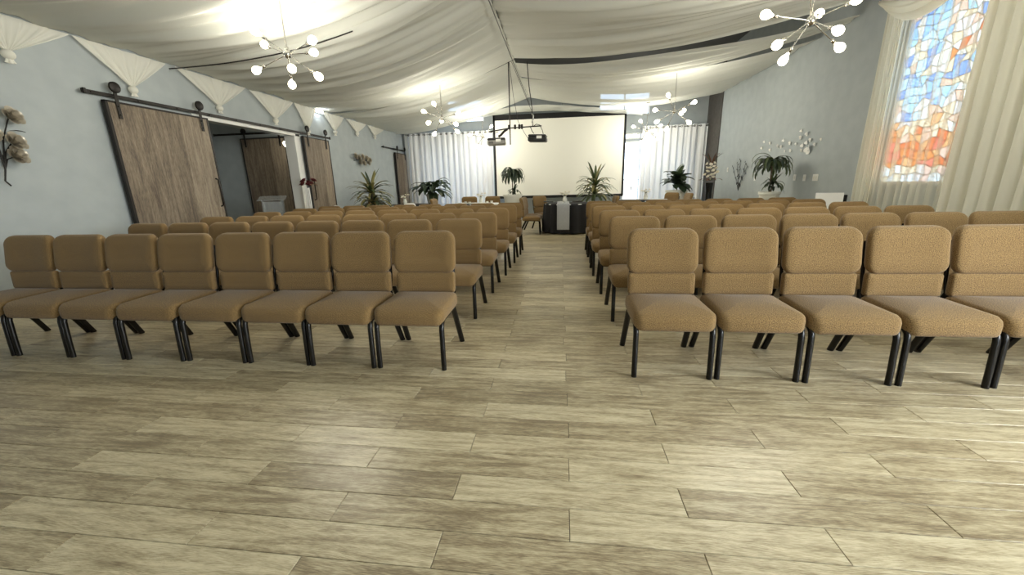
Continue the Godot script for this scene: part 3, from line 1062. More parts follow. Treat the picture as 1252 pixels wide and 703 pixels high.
# ------------------------------------------------------------------ screen and projectors
func build_screen():
	var o := thing("projector_screen", "large white projector screen with black border on the end wall", "screen", Vector3(-0.1, 0, -14.2))
	part("fabric", boxm(Vector3(4.32, 2.52, 0.012), 0.0, Vector3(0, 2.1, 0)), M.screen_white, o)
	var st := S()
	box(st, Vector3(-2.19, 2.16, 0.004), Vector3(0.07, 2.72, 0.02), 0.002)
	box(st, Vector3(2.19, 2.16, 0.004), Vector3(0.07, 2.72, 0.02), 0.002)
	box(st, Vector3(0, 3.44, 0.004), Vector3(4.45, 0.17, 0.02), 0.002)
	box(st, Vector3(0, 0.815, 0.004), Vector3(4.45, 0.055, 0.02), 0.002)
	part("border", done(st), M.screen_black, o)
	part("bottom_bar", tubem([Vector3(-2.22, 0.775, 0), Vector3(2.22, 0.775, 0)], 0.02, 10), M.screen_black, o)
	for x in [-2.1, 2.1]:
		part("support_leg", boxm(Vector3(0.05, 0.78, 0.04), 0.004, Vector3(x, 0.39, -0.03)), M.screen_black, o)
	# hanging rig
	var g := thing("projector_rig", "black hanging pipe frame carrying two projectors below the ridge", "rig", Vector3(-1.18, 2.5, -9.8))
	part("pole", tubem([Vector3(-0.02, -0.35, 0), Vector3(-0.02, 1.42, 0)], 0.014, 8), M.iron, g)
	part("crossbar", tubem([Vector3(-0.62, -0.06, 0.05), Vector3(0.0, 0.02, 0), Vector3(0.72, 0.04, 0)], 0.014, 8), M.iron, g)
	part("hanging_cable", tubem([Vector3(0.4, 1.4, 0.0), Vector3(0.44, 0.9, 0), Vector3(0.5, 0.45, 0), Vector3(0.52, 0.04, 0)], 0.01, 6), M.iron, g)
	part("hook", tubem([Vector3(0.49, 0.32, 0), Vector3(0.53, 0.27, 0), Vector3(0.53, 0.2, 0), Vector3(0.5, 0.13, 0), Vector3(0.52, 0.06, 0)], 0.018, 7), M.chrome, g)
	part("loose_wire", tubem([Vector3(0.0, 1.4, 0.02), Vector3(0.08, 0.7, 0.05), Vector3(0.18, 0.15, 0.06), Vector3(0.32, -0.1, 0.06), Vector3(0.42, -0.25, 0.05)], 0.005, 5), M.iron, g)
	part("diagonal_wire", tubem([Vector3(0.05, 1.42, -0.02), Vector3(0.48, 0.4, -0.02)], 0.005, 5), M.iron, g)
	for x in [-0.04, 0.1, 0.2, 0.26]:
		part("clamp", boxm(Vector3(0.05, 0.1, 0.06), 0.006, Vector3(x, 0.04, 0)), M.iron, g)
	var arm := S()
	tube(arm, [Vector3(-0.08, 0.0, 0), Vector3(-0.16, -0.05, 0.02), Vector3(-0.24, -0.13, 0.02), Vector3(-0.3, -0.16, 0.02)], 0.026, 8)
	tube(arm, [Vector3(-0.4, -0.17, 0.02), Vector3(-0.38, -0.08, 0.02), Vector3(-0.3, -0.05, 0.02)], 0.006, 6)
	part("arm_bracket", done(arm), M.iron, g)
	var arm2 := S()
	tube(arm2, [Vector3(0.52, 0.03, 0), Vector3(0.6, 0.08, 0), Vector3(0.68, 0.06, 0), Vector3(0.74, -0.06, 0), Vector3(0.76, -0.14, 0)], 0.008, 6)
	tube(arm2, [Vector3(0.46, 0.03, 0), Vector3(0.5, -0.07, 0), Vector3(0.54, -0.12, 0)], 0.008, 6)
	part("hanger_wire", done(arm2), M.iron, g)
	projector(Vector3(-1.53, 2.22, -9.8), 0.1, 0.02, M.projector_grey, "pale grey projector hanging on the rig's left end")
	projector(Vector3(-0.55, 2.26, -9.8), -0.06, -0.04, M.projector_dark, "dark grey projector with white sticker on the rig's right end")

func projector(at: Vector3, turn: float, roll: float, m: Material, label: String):
	var o := thing("projector", label, "projector", at, turn)
	o.rotation.z = roll
	part("body", boxm(Vector3(0.43, 0.1, 0.34), 0.02, Vector3(0, -0.02, 0)), m, o)
	part("top_shell", boxm(Vector3(0.42, 0.055, 0.33), 0.02, Vector3(0, 0.055, 0)), M.projector_dark, o)
	part("sticker", boxm(Vector3(0.12, 0.06, 0.004), 0.0, Vector3(0.05, 0.02, 0.171)), M.sticker, o)
	var st := S()
	lathe(st, [[0.001, 0.0], [0.05, 0.0], [0.05, 0.05], [0.04, 0.05], [0.036, 0.02], [0.001, 0.02]], 18)
	var lens := part("lens", done(st), M.projector_dark, o, Vector3(-0.12, 0.0, -0.165))
	lens.rotation.x = -PI * 0.5
	var vent := S()
	for k in 6:
		box(vent, Vector3(-0.17 + k * 0.018, -0.02, 0.171), Vector3(0.008, 0.05, 0.004))
	part("vent", done(vent), M.black_rubber, o)

# ------------------------------------------------------------------ plants
func leaf_mesh(length: float, width: float, elev: float, droop: float, fold := 0.25) -> ArrayMesh:
	# a blade leaving the origin along +z at the angle elev and bending down by droop
	var n := 9
	var c := [Vector3.ZERO]
	var dirs := []
	for i in n:
		var t := float(i) / n
		var a := elev - droop * t * (0.5 + 0.5 * t) * 1.4
		dirs.append(Vector3(0, sin(a), cos(a)))
		c.append(c[i] + dirs[i] * length / n)
	dirs.append(dirs[n - 1])
	var st := S()
	st.set_smooth_group(0)
	for i in n:
		for s in [-1.0, 1.0]:
			var p := []
			for q in [[i, 0.0], [i + 1, 0.0], [i + 1, 1.0], [i, 1.0]]:
				var t: float = float(q[0]) / n
				var w := width * 0.5 * (0.35 + 0.65 * sin(PI * minf(t * 1.6, 0.5))) * sqrt(maxf(1.0 - pow(t, 2.6), 0.0))
				var up: Vector3 = Vector3(1, 0, 0).cross(dirs[q[0]]) * -1.0
				p.append(c[q[0]] + Vector3(s * w * q[1], 0, 0) + up * w * fold * q[1])
			quad(st, p[0], p[1], p[2], p[3], Vector3(1, 0, 0).cross(dirs[i]) * -1.0)
	return done(st)

func plant(called: String, label: String, at: Vector3, pot: Dictionary, crowns: Array, mats: Array, sd: int, stems := true):
	# crowns: [centre, leaves, length, width, lowest angle, highest angle, droop]
	var o := thing(called, label, "plant", at)
	var r := RandomNumberGenerator.new()
	r.seed = sd
	var y0: float = pot.base
	var y1: float = pot.top
	if y0 > 0.01:
		part("stand", lathem([[0.001, y0, 1], [pot.foot * 0.9, y0, 1], [pot.foot * 0.85, 0.0, 1], [0.001, 0.0, 1]], 20), pot.stand, o)
	var rt: float = pot.r
	var rb: float = pot.foot
	part("pot", lathem([[0.001, y0, 1], [rb, y0, 1], [rt * 0.96, y1 - 0.06, 1], [rt * 1.06, y1 - 0.055, 1], [rt * 1.06, y1, 1], [rt * 0.94, y1, 1], [rt * 0.9, y1 - 0.05, 1], [0.001, y1 - 0.045, 1]], 28), pot.m, o)
	part("soil", lathem([[rt * 0.89, y1 - 0.04, 1], [0.001, y1 - 0.03, 1]], 20), M.soil, o)
	for c in crowns:
		var ctr: Vector3 = c[0]
		if stems:
			part("stem", tubem([Vector3(ctr.x * 0.3, y1 - 0.05, ctr.z * 0.3), Vector3(ctr.x * 0.7, lerpf(y1, ctr.y, 0.6), ctr.z * 0.6), ctr], 0.016, 7), M.bark, o)
		var shapes := []
		for k in 5:
			var el := lerpf(c[4], c[5], k / 4.0)
			shapes.append(leaf_mesh(c[2] * (1.0 - 0.12 * (k % 2)), c[3] * 1.4, el, c[6] * (0.75 + 0.1 * k) if el < 1.2 else c[6] * 0.3))
		for k in int(c[1] * 2.1):
			var v: int = (k * 3 + k / 5) % 5
			var lf := part("leaf", shapes[v], mats[r.randi() % mats.size()], o, ctr + Vector3(0, r.randf_range(-0.06, 0.05), 0))
			lf.rotation.y = k * 2.39996 + r.randf_range(-0.25, 0.25)
			lf.scale = Vector3.ONE * r.randf_range(0.85, 1.1)

func build_plants():
	var white_stand := {"base": 0.45, "top": 0.95, "r": 0.28, "foot": 0.2, "m": M.pot_white, "stand": M.paint_white}
	plant("potted_dracaena", "tall pale variegated plant against the blue-lit left wall", Vector3(-4.88, 0, -9.95), {"base": 0.2, "top": 0.62, "r": 0.2, "foot": 0.15, "m": M.pot_grey, "stand": M.pot_white},
		[[Vector3(0.0, 1.1, 0), 20, 0.64, 0.06, 0.1, 1.3, 1.0], [Vector3(0.05, 0.85, 0.05), 18, 0.62, 0.065, -0.1, 0.9, 1.2], [Vector3(-0.1, 0.72, 0.05), 12, 0.5, 0.07, -0.2, 0.6, 1.0]], [M.leaf_olive, M.leaf_green, M.leaf_olive, M.leaf_dark], 3)
	plant("potted_houseplant", "dark bushy potted plant in front of the left white curtain", Vector3(-4.12, 0, -12.6), {"base": 0.4, "top": 1.0, "r": 0.2, "foot": 0.13, "m": M.pot_grey, "stand": M.pot_white},
		[[Vector3(0, 1.1, 0), 16, 0.8, 0.14, 0.0, 0.95, 1.2], [Vector3(0.15, 1.28, 0), 6, 0.5, 0.12, 0.3, 0.9, 1.3]], [M.leaf_dark], 5)
	plant("potted_dracaena", "dark palm-like potted plant in front of the screen's left side", Vector3(-1.52, 0, -12.7), {"base": 0.4, "top": 0.93, "r": 0.3, "foot": 0.22, "m": M.pot_white, "stand": M.pot_white},
		[[Vector3(0.0, 1.56, 0), 26, 0.56, 0.07, 0.1, 1.05, 2.2], [Vector3(0.05, 1.0, 0), 9, 0.3, 0.05, 0.2, 1.2, 1.6]], [M.leaf_dark], 7)
	plant("potted_dracaena", "spiky yellow-green potted plant in front of the screen's right side", Vector3(0.95, 0, -11.6), {"base": 0.0, "top": 0.5, "r": 0.22, "foot": 0.16, "m": M.pot_grey, "stand": M.pot_white},
		[[Vector3(0.0, 1.12, 0), 20, 0.66, 0.06, 0.2, 1.3, 1.2], [Vector3(0.0, 0.9, 0.03), 18, 0.66, 0.06, 0.0, 0.9, 1.2], [Vector3(0.0, 0.6, 0.05), 14, 0.5, 0.055, -0.2, 0.6, 1.2]], [M.leaf_olive, M.leaf_green, M.leaf_green], 9)
	plant("potted_houseplant", "dark broad-leaved plant in a white tub by the right curtain", Vector3(3.42, 0, -12.5), {"base": 0.35, "top": 0.96, "r": 0.3, "foot": 0.22, "m": M.pot_white, "stand": M.pot_white},
		[[Vector3(0, 1.12, 0), 11, 0.55, 0.19, -0.1, 1.1, 0.9], [Vector3(0, 1.3, 0), 6, 0.46, 0.19, 0.2, 1.3, 0.9]], [M.leaf_dark], 13)
	plant("potted_dracaena", "dark drooping potted plant against the right wall", Vector3(4.3, 0, -8.95), {"base": 0.5, "top": 0.96, "r": 0.19, "foot": 0.14, "m": M.pot_white, "stand": M.pot_white},
		[[Vector3(-0.02, 1.5, 0), 26, 0.54, 0.05, 0.2, 1.15, 2.2], [Vector3(0.05, 1.1, 0), 10, 0.28, 0.045, 0.1, 1.2, 1.8]], [M.leaf_dark, M.leaf_green], 15)
	# flower arrangement in a tall black vase
	var o := thing("flower_arrangement", "tall dark vase with cream roses and brown leaves by right wall", "flowers", Vector3(4.17, 0, -12.05))
	part("vase", lathem([[0.001, 0.0, 1], [0.13, 0.0, 1], [0.09, 0.1, 1], [0.085, 0.9, 1], [0.11, 1.15, 1], [0.095, 1.15, 1], [0.001, 1.1, 1]], 22), M.black_gloss, o)
	var r := RandomNumberGenerator.new()
	r.seed = 2
	var rose := rose_mesh(0.07)
	for k in 16:
		var a := k * 2.4
		var rr := 0.05 + 0.19 * sqrt(k / 16.0)
		var q := part("rose", rose, M.petal_white, o, Vector3(-0.03 + cos(a) * rr * 0.8, 1.46 + sin(a) * rr, 0.12 + 0.1 * (1.0 - rr * 4.0)))
		q.rotation = Vector3(0.8 + r.randf_range(-0.3, 0.3), r.randf() * TAU, 0)
	var lm := leaf_mesh(0.46, 0.03, 1.1, 0.5)
	var lm2 := leaf_mesh(0.36, 0.05, 0.5, 1.0)
	for k in 26:
		var lf := part("leaf", lm if k % 2 == 0 else lm2, [M.leaf_brown, M.leaf_dark, M.leaf_brown][k % 3], o, Vector3(0, 1.2 + 0.4 * float(k % 2 == 0), 0.02))
		lf.rotation.y = k * 2.4

func rose_mesh(s: float) -> ArrayMesh:
	var st := S()
	for ring in 3:
		var np := 5 - ring
		for k in np:
			var a0 := TAU * k / np + ring * 0.6
			var open := 0.9 - ring * 0.3
			var f := func(u: float, v: float) -> Vector3:
				var a := a0 + (u - 0.5) * TAU / np * 1.25
				var rr := s * (0.12 + open * 0.75 * pow(v, 1.4)) * (1.0 - 0.25 * pow(absf(u - 0.5) * 2.0, 2.0) * v)
				var y := s * (0.15 * ring * 0.3 + (0.75 - 0.25 * open) * v)
				return Vector3(cos(a) * rr, y, sin(a) * rr)
			grid(4, 4, f, st)
	return done(st)

# ------------------------------------------------------------------ tables at the far end
func round_table(at: Vector3, label: String):
	var t := thing("round_table", label, "table", at)
	part("tabletop", lathem([[0.001, 0.715, 1], [0.6, 0.715, 1], [0.61, 0.725, 1], [0.6, 0.738, 1], [0.001, 0.738, 1]], 36), M.paint_white, t)
	part("pedestal", lathem([[0.001, 0.0, 1], [0.28, 0.0, 1], [0.28, 0.03, 1], [0.05, 0.06, 1], [0.04, 0.71, 1], [0.001, 0.71, 1]], 20), M.iron, t)

func tablecloth(at: Vector3, label: String):
	var st := S()
	lathe(st, [[0.66, 0.03], [0.645, 0.3], [0.63, 0.55], [0.62, 0.7], [0.612, 0.738], [0.595, 0.745], [0.3, 0.746], [0.001, 0.746]], 96, Vector3.ZERO, 0.06, 14)
	one("tablecloth", done(st), M.black_cloth, label, "tablecloth", at)

func runner(at: Vector3, turn: float, m: Material, label: String, drop := 0.62):
	var path := []
	for p in [Vector2(-0.70, 0.752 - drop), Vector2(-0.675, 0.4), Vector2(-0.655, 0.62), Vector2(-0.645, 0.735), Vector2(-0.625, 0.754), Vector2(-0.3, 0.755), Vector2(0.3, 0.755), Vector2(0.625, 0.754), Vector2(0.645, 0.735), Vector2(0.655, 0.62), Vector2(0.675, 0.4), Vector2(0.70, 0.752 - drop)]:
		path.append(p)
	var st := S()
	for lay in [0.0, 0.006]:
		var f := func(u: float, v: float) -> Vector3:
			var i := int(minf(v * (path.size() - 1), path.size() - 2))
			var q: Vector2 = path[i].lerp(path[i + 1], v * (path.size() - 1) - i)
			return Vector3((u - 0.5) * 0.3, q.y + lay, q.x * (1.0 + lay * 1.2) + 0.006 * sin(q.y * 30.0) * float(q.y < 0.7))
		grid(4, 44, f, st)
	var o := one("table_runner", done(st), m, label, "table runner", at)
	o.rotation.y = turn

func vase_of_flowers(at: Vector3, label: String):
	var o := thing("flower_vase", label, "vase", at)
	part("vase", lathem([[0.001, 0.0, 1], [0.045, 0.0, 1], [0.06, 0.05, 1], [0.035, 0.12, 1], [0.045, 0.15, 1], [0.03, 0.15, 1], [0.001, 0.13, 1]], 18), M.pot_white, o)
	var rose := rose_mesh(0.05)
	for k in 7:
		var a := k * 2.4
		var q := part("blossom", rose, M.petal_white, o, Vector3(cos(a) * 0.05 * sqrt(k), 0.17 + 0.03 * (k % 3), sin(a) * 0.05 * sqrt(k)))
		q.rotation = Vector3(0.5 * cos(a), 0, 0.5 * sin(a))
	var lm := leaf_mesh(0.14, 0.04, 0.6, 0.8)
	for k in 5:
		var lf := part("leaf", lm, M.leaf_green, o, Vector3(0, 0.15, 0))
		lf.rotation.y = k * 1.26

func build_tables():
	var spots := [
		[Vector3(0.2, 0, -10.4), "round table at the end of the aisle", 0.0, M.runner_grey, "grey cloth runner over the front of the aisle-end table"],
		[Vector3(-4.4, 0, -11.25), "round table left of the dark bushy plant", 0.4, M.white_cloth, "white runner on the table left of the dark bushy plant"],
		[Vector3(-2.35, 0, -11.0), "round table in front of the left curtain's right edge", 1.2, M.white_cloth, "white runner on the table before the left curtain's right edge"],
		[Vector3(2.2, 0, -11.3), "round table in front of the glazed far door", 1.3, M.white_cloth, "white runner on the table before the glazed far door"]]
	var chairs := [
		[[-0.97, 0.3, 1.6], [-0.97, -0.28, 1.45], [-0.66, -0.86, 0.75], [0.95, 0.2, -1.5]],
		[[-0.95, -0.1, 1.5]],
		[[-1.0, 0.05, 1.57], [0.25, -0.98, -0.1], [-0.42, -0.98, 0.2]],
		[[0.98, 0.1, -1.5], [0.78, -0.52, -0.95]]]
	var where := ["the aisle-end table", "the table left of the dark bushy plant", "the table before the left curtain", "the table before the glazed door"]
	var seat_words := [["nearest seat at left side", "middle seat at left side", "furthest seat at left side", "right side"],
		["left side"], ["left side", "far side", "far left side"], ["right side", "far right side"]]
	for i in spots.size():
		var s: Array = spots[i]
		round_table(s[0], "white %s, under a black cloth" % s[1])
		tablecloth(s[0], "black cloth draped over the %s" % s[1])
		runner(s[0] + Vector3(-0.14 if i == 0 else 0.0, 0, 0), s[2], s[3], s[4])
		for k in chairs[i].size():
			var c: Array = chairs[i][k]
			put_chair(s[0].x + c[0], s[0].z + c[1], c[2], "tan chair at %s, %s" % [where[i], seat_words[i][k]], "tan chairs round the far tables")
	vase_of_flowers(Vector3(0.1, 0.768, -10.3), "small white vase of cream flowers on the aisle-end table")
	vase_of_flowers(Vector3(-4.5, 0.768, -11.2), "small white vase of cream flowers on the leftmost table")
	vase_of_flowers(Vector3(-2.2, 0.768, -10.95), "small white vase of cream flowers on table before left curtain")
	vase_of_flowers(Vector3(2.28, 0.768, -11.25), "small white vase of cream flowers on table before glazed door")
	# black trays either side of the runner on the aisle table
	for s in [[-0.32, "left"], [0.42, "right"]]:
		one("serving_tray", boxm(Vector3(0.26, 0.025, 0.18), 0.008), M.black_gloss, "small black tray on the aisle-end table, %s of the runner" % s[1], "tray", Vector3(s[0], 0.775, -10.55))
	# tea lights on the table before the left curtain
	var cup := lathem([[0.001, 0.0, 1], [0.028, 0.0, 1], [0.036, 0.06, 1], [0.03, 0.06, 1], [0.024, 0.015, 1], [0.001, 0.015, 1]], 14)
	for p in [[-2.62, -10.85], [-2.45, -10.62], [-2.0, -10.8], [-1.92, -11.05]]:
		one("candle_cup", cup, M.pot_white, "small white candle cup on the table before the left curtain", "candle cup", Vector3(p[0], 0.748, p[1]), "candle cups on the table before the left curtain")

# ------------------------------------------------------------------ things on the walls and by the doorway
func build_details():
	var rose := rose_mesh(0.125)
	var o := thing("wall_art", "bronze metal rose branch on the left wall at the photo's edge", "wall art", Vector3(LEFT + 0.03, 1.7, -3.6))
	var b := [[-3.69, 2.02], [-3.65, 1.77], [-3.63, 1.63], [-3.52, 2.1], [-3.48, 1.83]]
	for p in b:
		var q := part("rose", rose, M.bronze, o, Vector3(0.02, p[1] - 1.7, p[0] + 3.6))
		q.rotation.z = -1.2
		q.rotation.x = -0.5 if p[0] < -3.58 else 0.4
		part("stem", tubem([Vector3(0.02, p[1] - 1.7, p[0] + 3.6), Vector3(0.015, (p[1] - 1.7) * 0.5 - 0.06, (p[0] + 3.6) * 0.3 + 0.03), Vector3(0.01, -0.2, 0.06)], 0.006, 6), M.iron, o)
	part("stem", tubem([Vector3(0.01, -0.05, 0.05), Vector3(0.01, -0.2, 0.06), Vector3(0.012, -0.31, 0.09), Vector3(0.015, -0.36, 0.06)], 0.007, 6), M.iron, o)
	for a in [[0.19, -0.06, 1.5], [-0.02, 0.12, -1.4]]:
		var lf := part("leaf", leaf_mesh(0.13, 0.05, 0.1, 0.3), M.iron, o, Vector3(0.03, a[0], a[1]))
		lf.rotation.y = PI if a[2] > 0.0 else 0.0
	o = thing("wall_art", "cluster of metal roses on the blue-lit left wall above plant", "wall art", Vector3(LEFT + 0.03, 2.04, -11.15))
	for p in [[-10.75, 2.08], [-10.95, 2.05], [-11.16, 2.09], [-11.38, 2.06], [-11.55, 2.03], [-11.18, 1.93], [-11.45, 1.95], [-10.98, 1.95]]:
		var q := part("rose", rose, M.bronze, o, Vector3(0.01, p[1] - 2.04, p[0] + 11.15))
		q.rotation.z = -1.3
	part("stem", tubem([Vector3(0.0, -0.06, 0.42), Vector3(0, 0.0, 0), Vector3(0, -0.04, -0.42)], 0.008, 6), M.iron, o)
	# right wall: white paper butterflies
	var bm := S()
	for s in [-1.0, 1.0]:
		for w in [[0.045, 0.05, 0.02], [0.032, 0.035, -0.028]]:
			var f := func(u: float, v: float) -> Vector3:
				var a := (u - 0.5) * 1.9 + (0.5 if w[2] > 0.0 else -0.6)
				var rr: float = w[1] * v * (0.75 + 0.25 * cos((u - 0.5) * 4.0))
				return Vector3(-0.004 - absf(cos(a)) * rr * 0.55, w[2] * 0.3 + sin(a) * rr, s * cos(a) * rr)
			grid(6, 3, f, bm)
	tube(bm, [Vector3(-0.004, -0.025, 0), Vector3(-0.004, 0.03, 0)], 0.004, 6)
	var butter := done(bm)
	M.paint_white.cull_mode = BaseMaterial3D.CULL_DISABLED
	var at := [[-10.52, 2.07], [-10.23, 2.01], [-9.67, 2.02], [-9.39, 1.93], [-9.17, 1.90], [-9.04, 2.14], [-8.83, 2.05], [-9.03, 2.00], [-8.69, 1.92], [-8.80, 1.89], [-8.93, 1.85], [-8.36, 1.90], [-8.53, 1.83], [-8.69, 1.74], [-9.56, 1.78], [-9.34, 1.77], [-8.94, 1.75], [-9.87, 1.91], [-9.72, 1.89], [-10.60, 1.94], [-10.18, 1.86]]
	for k in at.size():
		var q := one("paper_butterfly", butter, M.white_cloth, "small white paper butterfly on the right wall above the plant" if k != 13 else "largest white paper butterfly on the right wall above switch plates", "butterfly", Vector3(RIGHT - 0.004, at[k][1], at[k][0]), "white paper butterflies on the right wall")
		q.rotation.x = rng.randf_range(-0.8, 0.8)
		q.scale = Vector3.ONE * (0.9 if k != 13 else 1.7) * rng.randf_range(0.7, 1.2)
	# switch plates
	var names := ["thermostat at the dark end of the right wall", "left of the drooping plant", "first right of the drooping plant", "second right of the drooping plant", "furthest right of the drooping plant"]
	var pl := [[-12.51, 1.50], [-10.78, 1.24], [-9.05, 1.23], [-8.71, 1.22], [-8.36, 1.22]]
	for k in pl.size():
		var wide := 0.16 if k == 4 else 0.085
		var q := thing("switch_plate", ("white wall switch plate " + names[k]) if k > 0 else "white wall thermostat near the dark end of the right wall", "switch", Vector3(RIGHT - 0.006, pl[k][1], pl[k][0]))
		part("plate", boxm(Vector3(0.01, 0.125, wide), 0.003), M.paint_white, q)
		for j in (2 if k == 4 else 1):
			part("toggle", boxm(Vector3(0.012, 0.05, 0.028), 0.003), M.pot_white, q, Vector3(-0.006, 0, (j - 0.5) * 0.07 if k == 4 else 0.0))
	# dark metal twigs with leaves on the right wall
	o = thing("wall_art", "thin dark metal leaf branch on the right wall, far end", "wall art", Vector3(RIGHT - 0.012, 1.3, -11.7))
	var r := RandomNumberGenerator.new()
	r.seed = 12
	for k in 5:
		var pts := [Vector3(0, -0.38, 0.05)]
		var z := 0.05
		for j in range(1, 5):
			z += (k - 2) * 0.055 + r.randf_range(-0.04, 0.04)
			pts.append(Vector3(-0.01, -0.38 + j * (0.2 - 0.02 * absf(k - 2)), z))
		part("twig", tubem(pts, 0.004, 5), M.iron, o)
		for j in range(1, 5):
			for e in 2:
				var st := S()
				ball(st, Vector3.ZERO, Vector3(0.004, 0.028, 0.015), 7, 5)
				var q := part("leaf", done(st), M.iron, o, (pts[j] as Vector3) + Vector3(-0.004, -0.03 + 0.05 * e, 0.035 * (1.0 if e == 0 else -1.0)))
				q.rotation.x = r.randf_range(-1.0, 1.0)
	# leaning board by the right wall
	o = thing("leaning_board", "white board on a black easel by the right wall", "board", Vector3(4.3, 0, -7.05), -0.5)
	var st2 := S()
	box(st2, Vector3(0, 0.78, 0), Vector3(0.36, 0.4, 0.02), 0.004, Basis(Vector3.RIGHT, -0.22))
	part("board", done(st2), M.sticker, o)
	for x in [-0.15, 0.15]:
		part("leg", tubem([Vector3(x, 0.0, 0.14), Vector3(x, 0.95, -0.06)], 0.012, 7), M.black_rubber, o)
	part("leg", tubem([Vector3(0.2, 0.0, -0.25), Vector3(0.2, 0.94, -0.07)], 0.03, 7), M.black_rubber, o)
	# small bright light bar at the top of the left wall
	o = thing("wall_light_bar", "small bright light bar high on the left wall between swags", "lamp", Vector3(LEFT + 0.03, 3.0, -9.32))
	part("housing", boxm(Vector3(0.05, 0.07, 0.34), 0.006), M.paint_white, o)
	part("light_diffuser", boxm(Vector3(0.02, 0.045, 0.3), 0.004, Vector3(0.032, -0.005, 0)), M.bulb_glow, o)
	var bl := OmniLight3D.new()
	bl.name = "light_bar_lamp"
	bl.light_color = rgb(235, 244, 255)
	bl.light_energy = 0.06
	bl.light_size = 0.05
	bl.omni_range = 25.0
	bl.omni_attenuation = 2.0
	bl.shadow_enabled = true
	o.add_child(bl)
	bl.position = Vector3(0.1, -0.02, 0)
	# acrylic lectern and white-draped flower stand by the doorway
	o = thing("acrylic_lectern", "clear acrylic lectern standing in the left doorway", "lectern", Vector3(-6.2, 0, -8.0), 0.5)
	part("base", boxm(Vector3(0.46, 0.02, 0.36), 0.004, Vector3(0, 0.01, 0)), M.acrylic, o)
	for s in [-1.0, 1.0]:
		part("side_panel", boxm(Vector3(0.02, 1.02, 0.28), 0.003, Vector3(s * 0.18, 0.53, 0)), M.acrylic, o)
	part("front_panel", boxm(Vector3(0.34, 0.8, 0.016), 0.003, Vector3(0, 0.6, 0.13)), M.acrylic, o)
	part("shelf", boxm(Vector3(0.34, 0.012, 0.24), 0.003, Vector3(0, 0.78, 0)), M.acrylic, o)
	var tp := S()
	box(tp, Vector3(0, 1.07, 0), Vector3(0.52, 0.018, 0.4), 0.004, Basis(Vector3.RIGHT, 0.2))
	part("reading_top", done(tp), M.acrylic, o)
	o = thing("flower_stand", "slim white-draped stand with dark red flowers beside the doorway", "flowers", Vector3(-5.42, 0, -8.15))
	part("stand", tubem([Vector3(0, 0, 0), Vector3(0, 1.3, 0)], 0.03, 10), M.black_gloss, o)
	part("foot", lathem([[0.001, 0.0, 1], [0.16, 0.0, 1], [0.15, 0.03, 1], [0.03, 0.05, 1]], 20), M.black_gloss, o)
	var cl := func(u: float, v: float) -> Vector3:
		var w := lerpf(0.05, 0.075, v)
		return Vector3((u - 0.5) * w * 2.0 + 0.02 * v, 1.27 - v * 0.85, 0.05 + 0.05 * v + 0.015 * sin(u * 16.0))
	part("drape", gridm(16, 10, cl), M.white_cloth, o)
	var rs := rose_mesh(0.08)
	for k in 9:
		var a := k * 2.4
		var q := part("blossom", rs, M.petal_red, o, Vector3(cos(a) * 0.055 * sqrt(k), 1.36 + 0.05 * sin(k * 1.7), sin(a) * 0.05 * sqrt(k)))
		q.rotation = Vector3(0.6 * sin(a), 0, -0.6 * cos(a))
	var lm := leaf_mesh(0.22, 0.05, 0.4, 0.9)
	for k in 7:
		var lf := part("leaf", lm, M.leaf_brown, o, Vector3(0, 1.32, 0))
		lf.rotation.y = k * 0.9
	# small curved white ornament behind the rows
	one("ornament", tubem([Vector3(0, 0.0, 0), Vector3(0.0, 0.7, 0), Vector3(0.01, 0.8, 0), Vector3(0.05, 0.86, 0), Vector3(0.11, 0.885, 0), Vector3(0.16, 0.88, 0)], [0.05, 0.035, 0.03, 0.028, 0.024, 0.01], 10), M.white_cloth, "slim white curved ornament rising behind the left chair rows", "ornament", Vector3(-4.72, 0, -7.75))

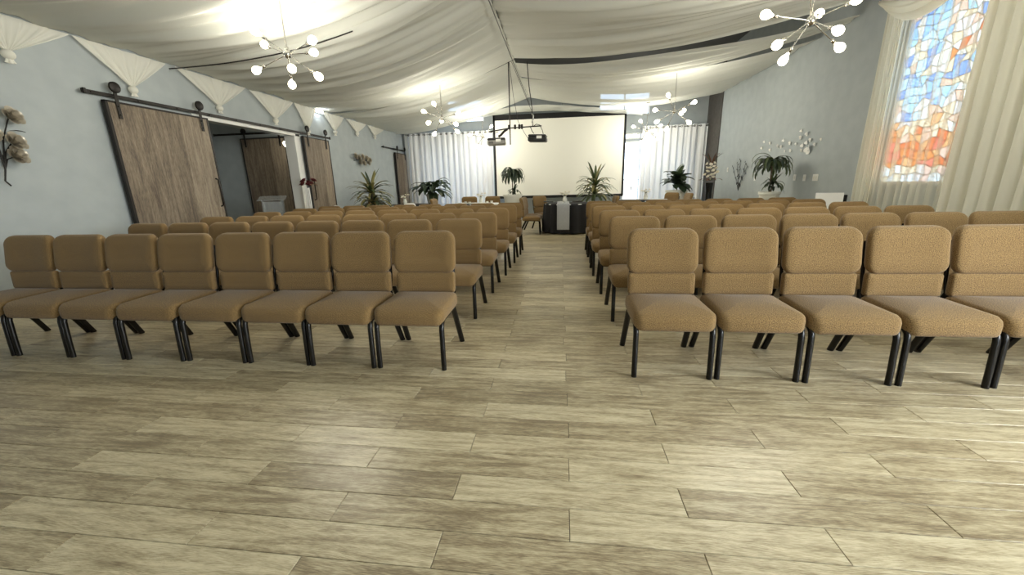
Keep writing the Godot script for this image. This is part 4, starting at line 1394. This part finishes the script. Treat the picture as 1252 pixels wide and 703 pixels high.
# ------------------------------------------------------------------ start
func _ready():
	rng.seed = 42
	cam = Camera3D.new()
	cam.name = "camera"
	add_child(cam)
	cam.position = Vector3(0, 1.225, 0)
	cam.rotation = Vector3(-0.2563, 0.12669, -0.02505)
	cam.fov = 72.58
	cam.near = 0.05
	cam.far = 200.0
	cam.current = true
	var we := WorldEnvironment.new()
	we.name = "environment"
	var env := Environment.new()
	env.background_mode = Environment.BG_SKY
	var sky := Sky.new()
	var sm := ProceduralSkyMaterial.new()
	sm.sky_top_color = rgb(130, 180, 235)
	sm.sky_horizon_color = rgb(222, 236, 248)
	sm.ground_horizon_color = rgb(200, 205, 205)
	sm.ground_bottom_color = rgb(150, 150, 145)
	sm.energy_multiplier = 5.0
	sky.sky_material = sm
	env.sky = sky
	env.ambient_light_source = Environment.AMBIENT_SOURCE_SKY
	env.tonemap_mode = Environment.TONE_MAPPER_LINEAR
	env.tonemap_exposure = 1.36
	env.sdfgi_enabled = true
	env.ssao_enabled = true
	env.ssil_enabled = true
	we.environment = env
	add_child(we)
	# daylight coming in by the windows and glazed doors
	var day := rgb(214, 232, 255)
	pane_light("stained_window_daylight", Vector3(RIGHT - 0.02, 2.3, -6.22), Vector2(1.2, 2.3), Vector3(0, PI * 0.5, 0), 0.25, rgb(255, 240, 220))
	pane_light("right_window_daylight", Vector3(RIGHT - 0.02, 1.7, -0.2), Vector2(2.5, 1.6), Vector3(0, PI * 0.5, 0), 28.0, rgb(240, 242, 238))
	pane_light("back_window_daylight", Vector3(-3.8, 1.7, BACK + 0.03), Vector2(2.3, 2.2), Vector3(0, PI, 0), 0.3, day)
	pane_light("back_door_daylight", Vector3(3.26, 1.3, BACK + 0.03), Vector2(2.2, 2.5), Vector3(0, PI, 0), 0.3, day)
	pane_light("entrance_daylight", Vector3(3.3, 1.3, FRONT - 0.03), Vector2(2.3, 2.3), Vector3(0, 0, 0), 2.0, rgb(255, 250, 240))

	materials()
	build_shell()
	build_drapes()
	build_chairs()
	build_doors()
	build_curtains()
	build_screen()
	build_lamps()
	build_swags()
	build_tables()
	build_plants()
	build_details()
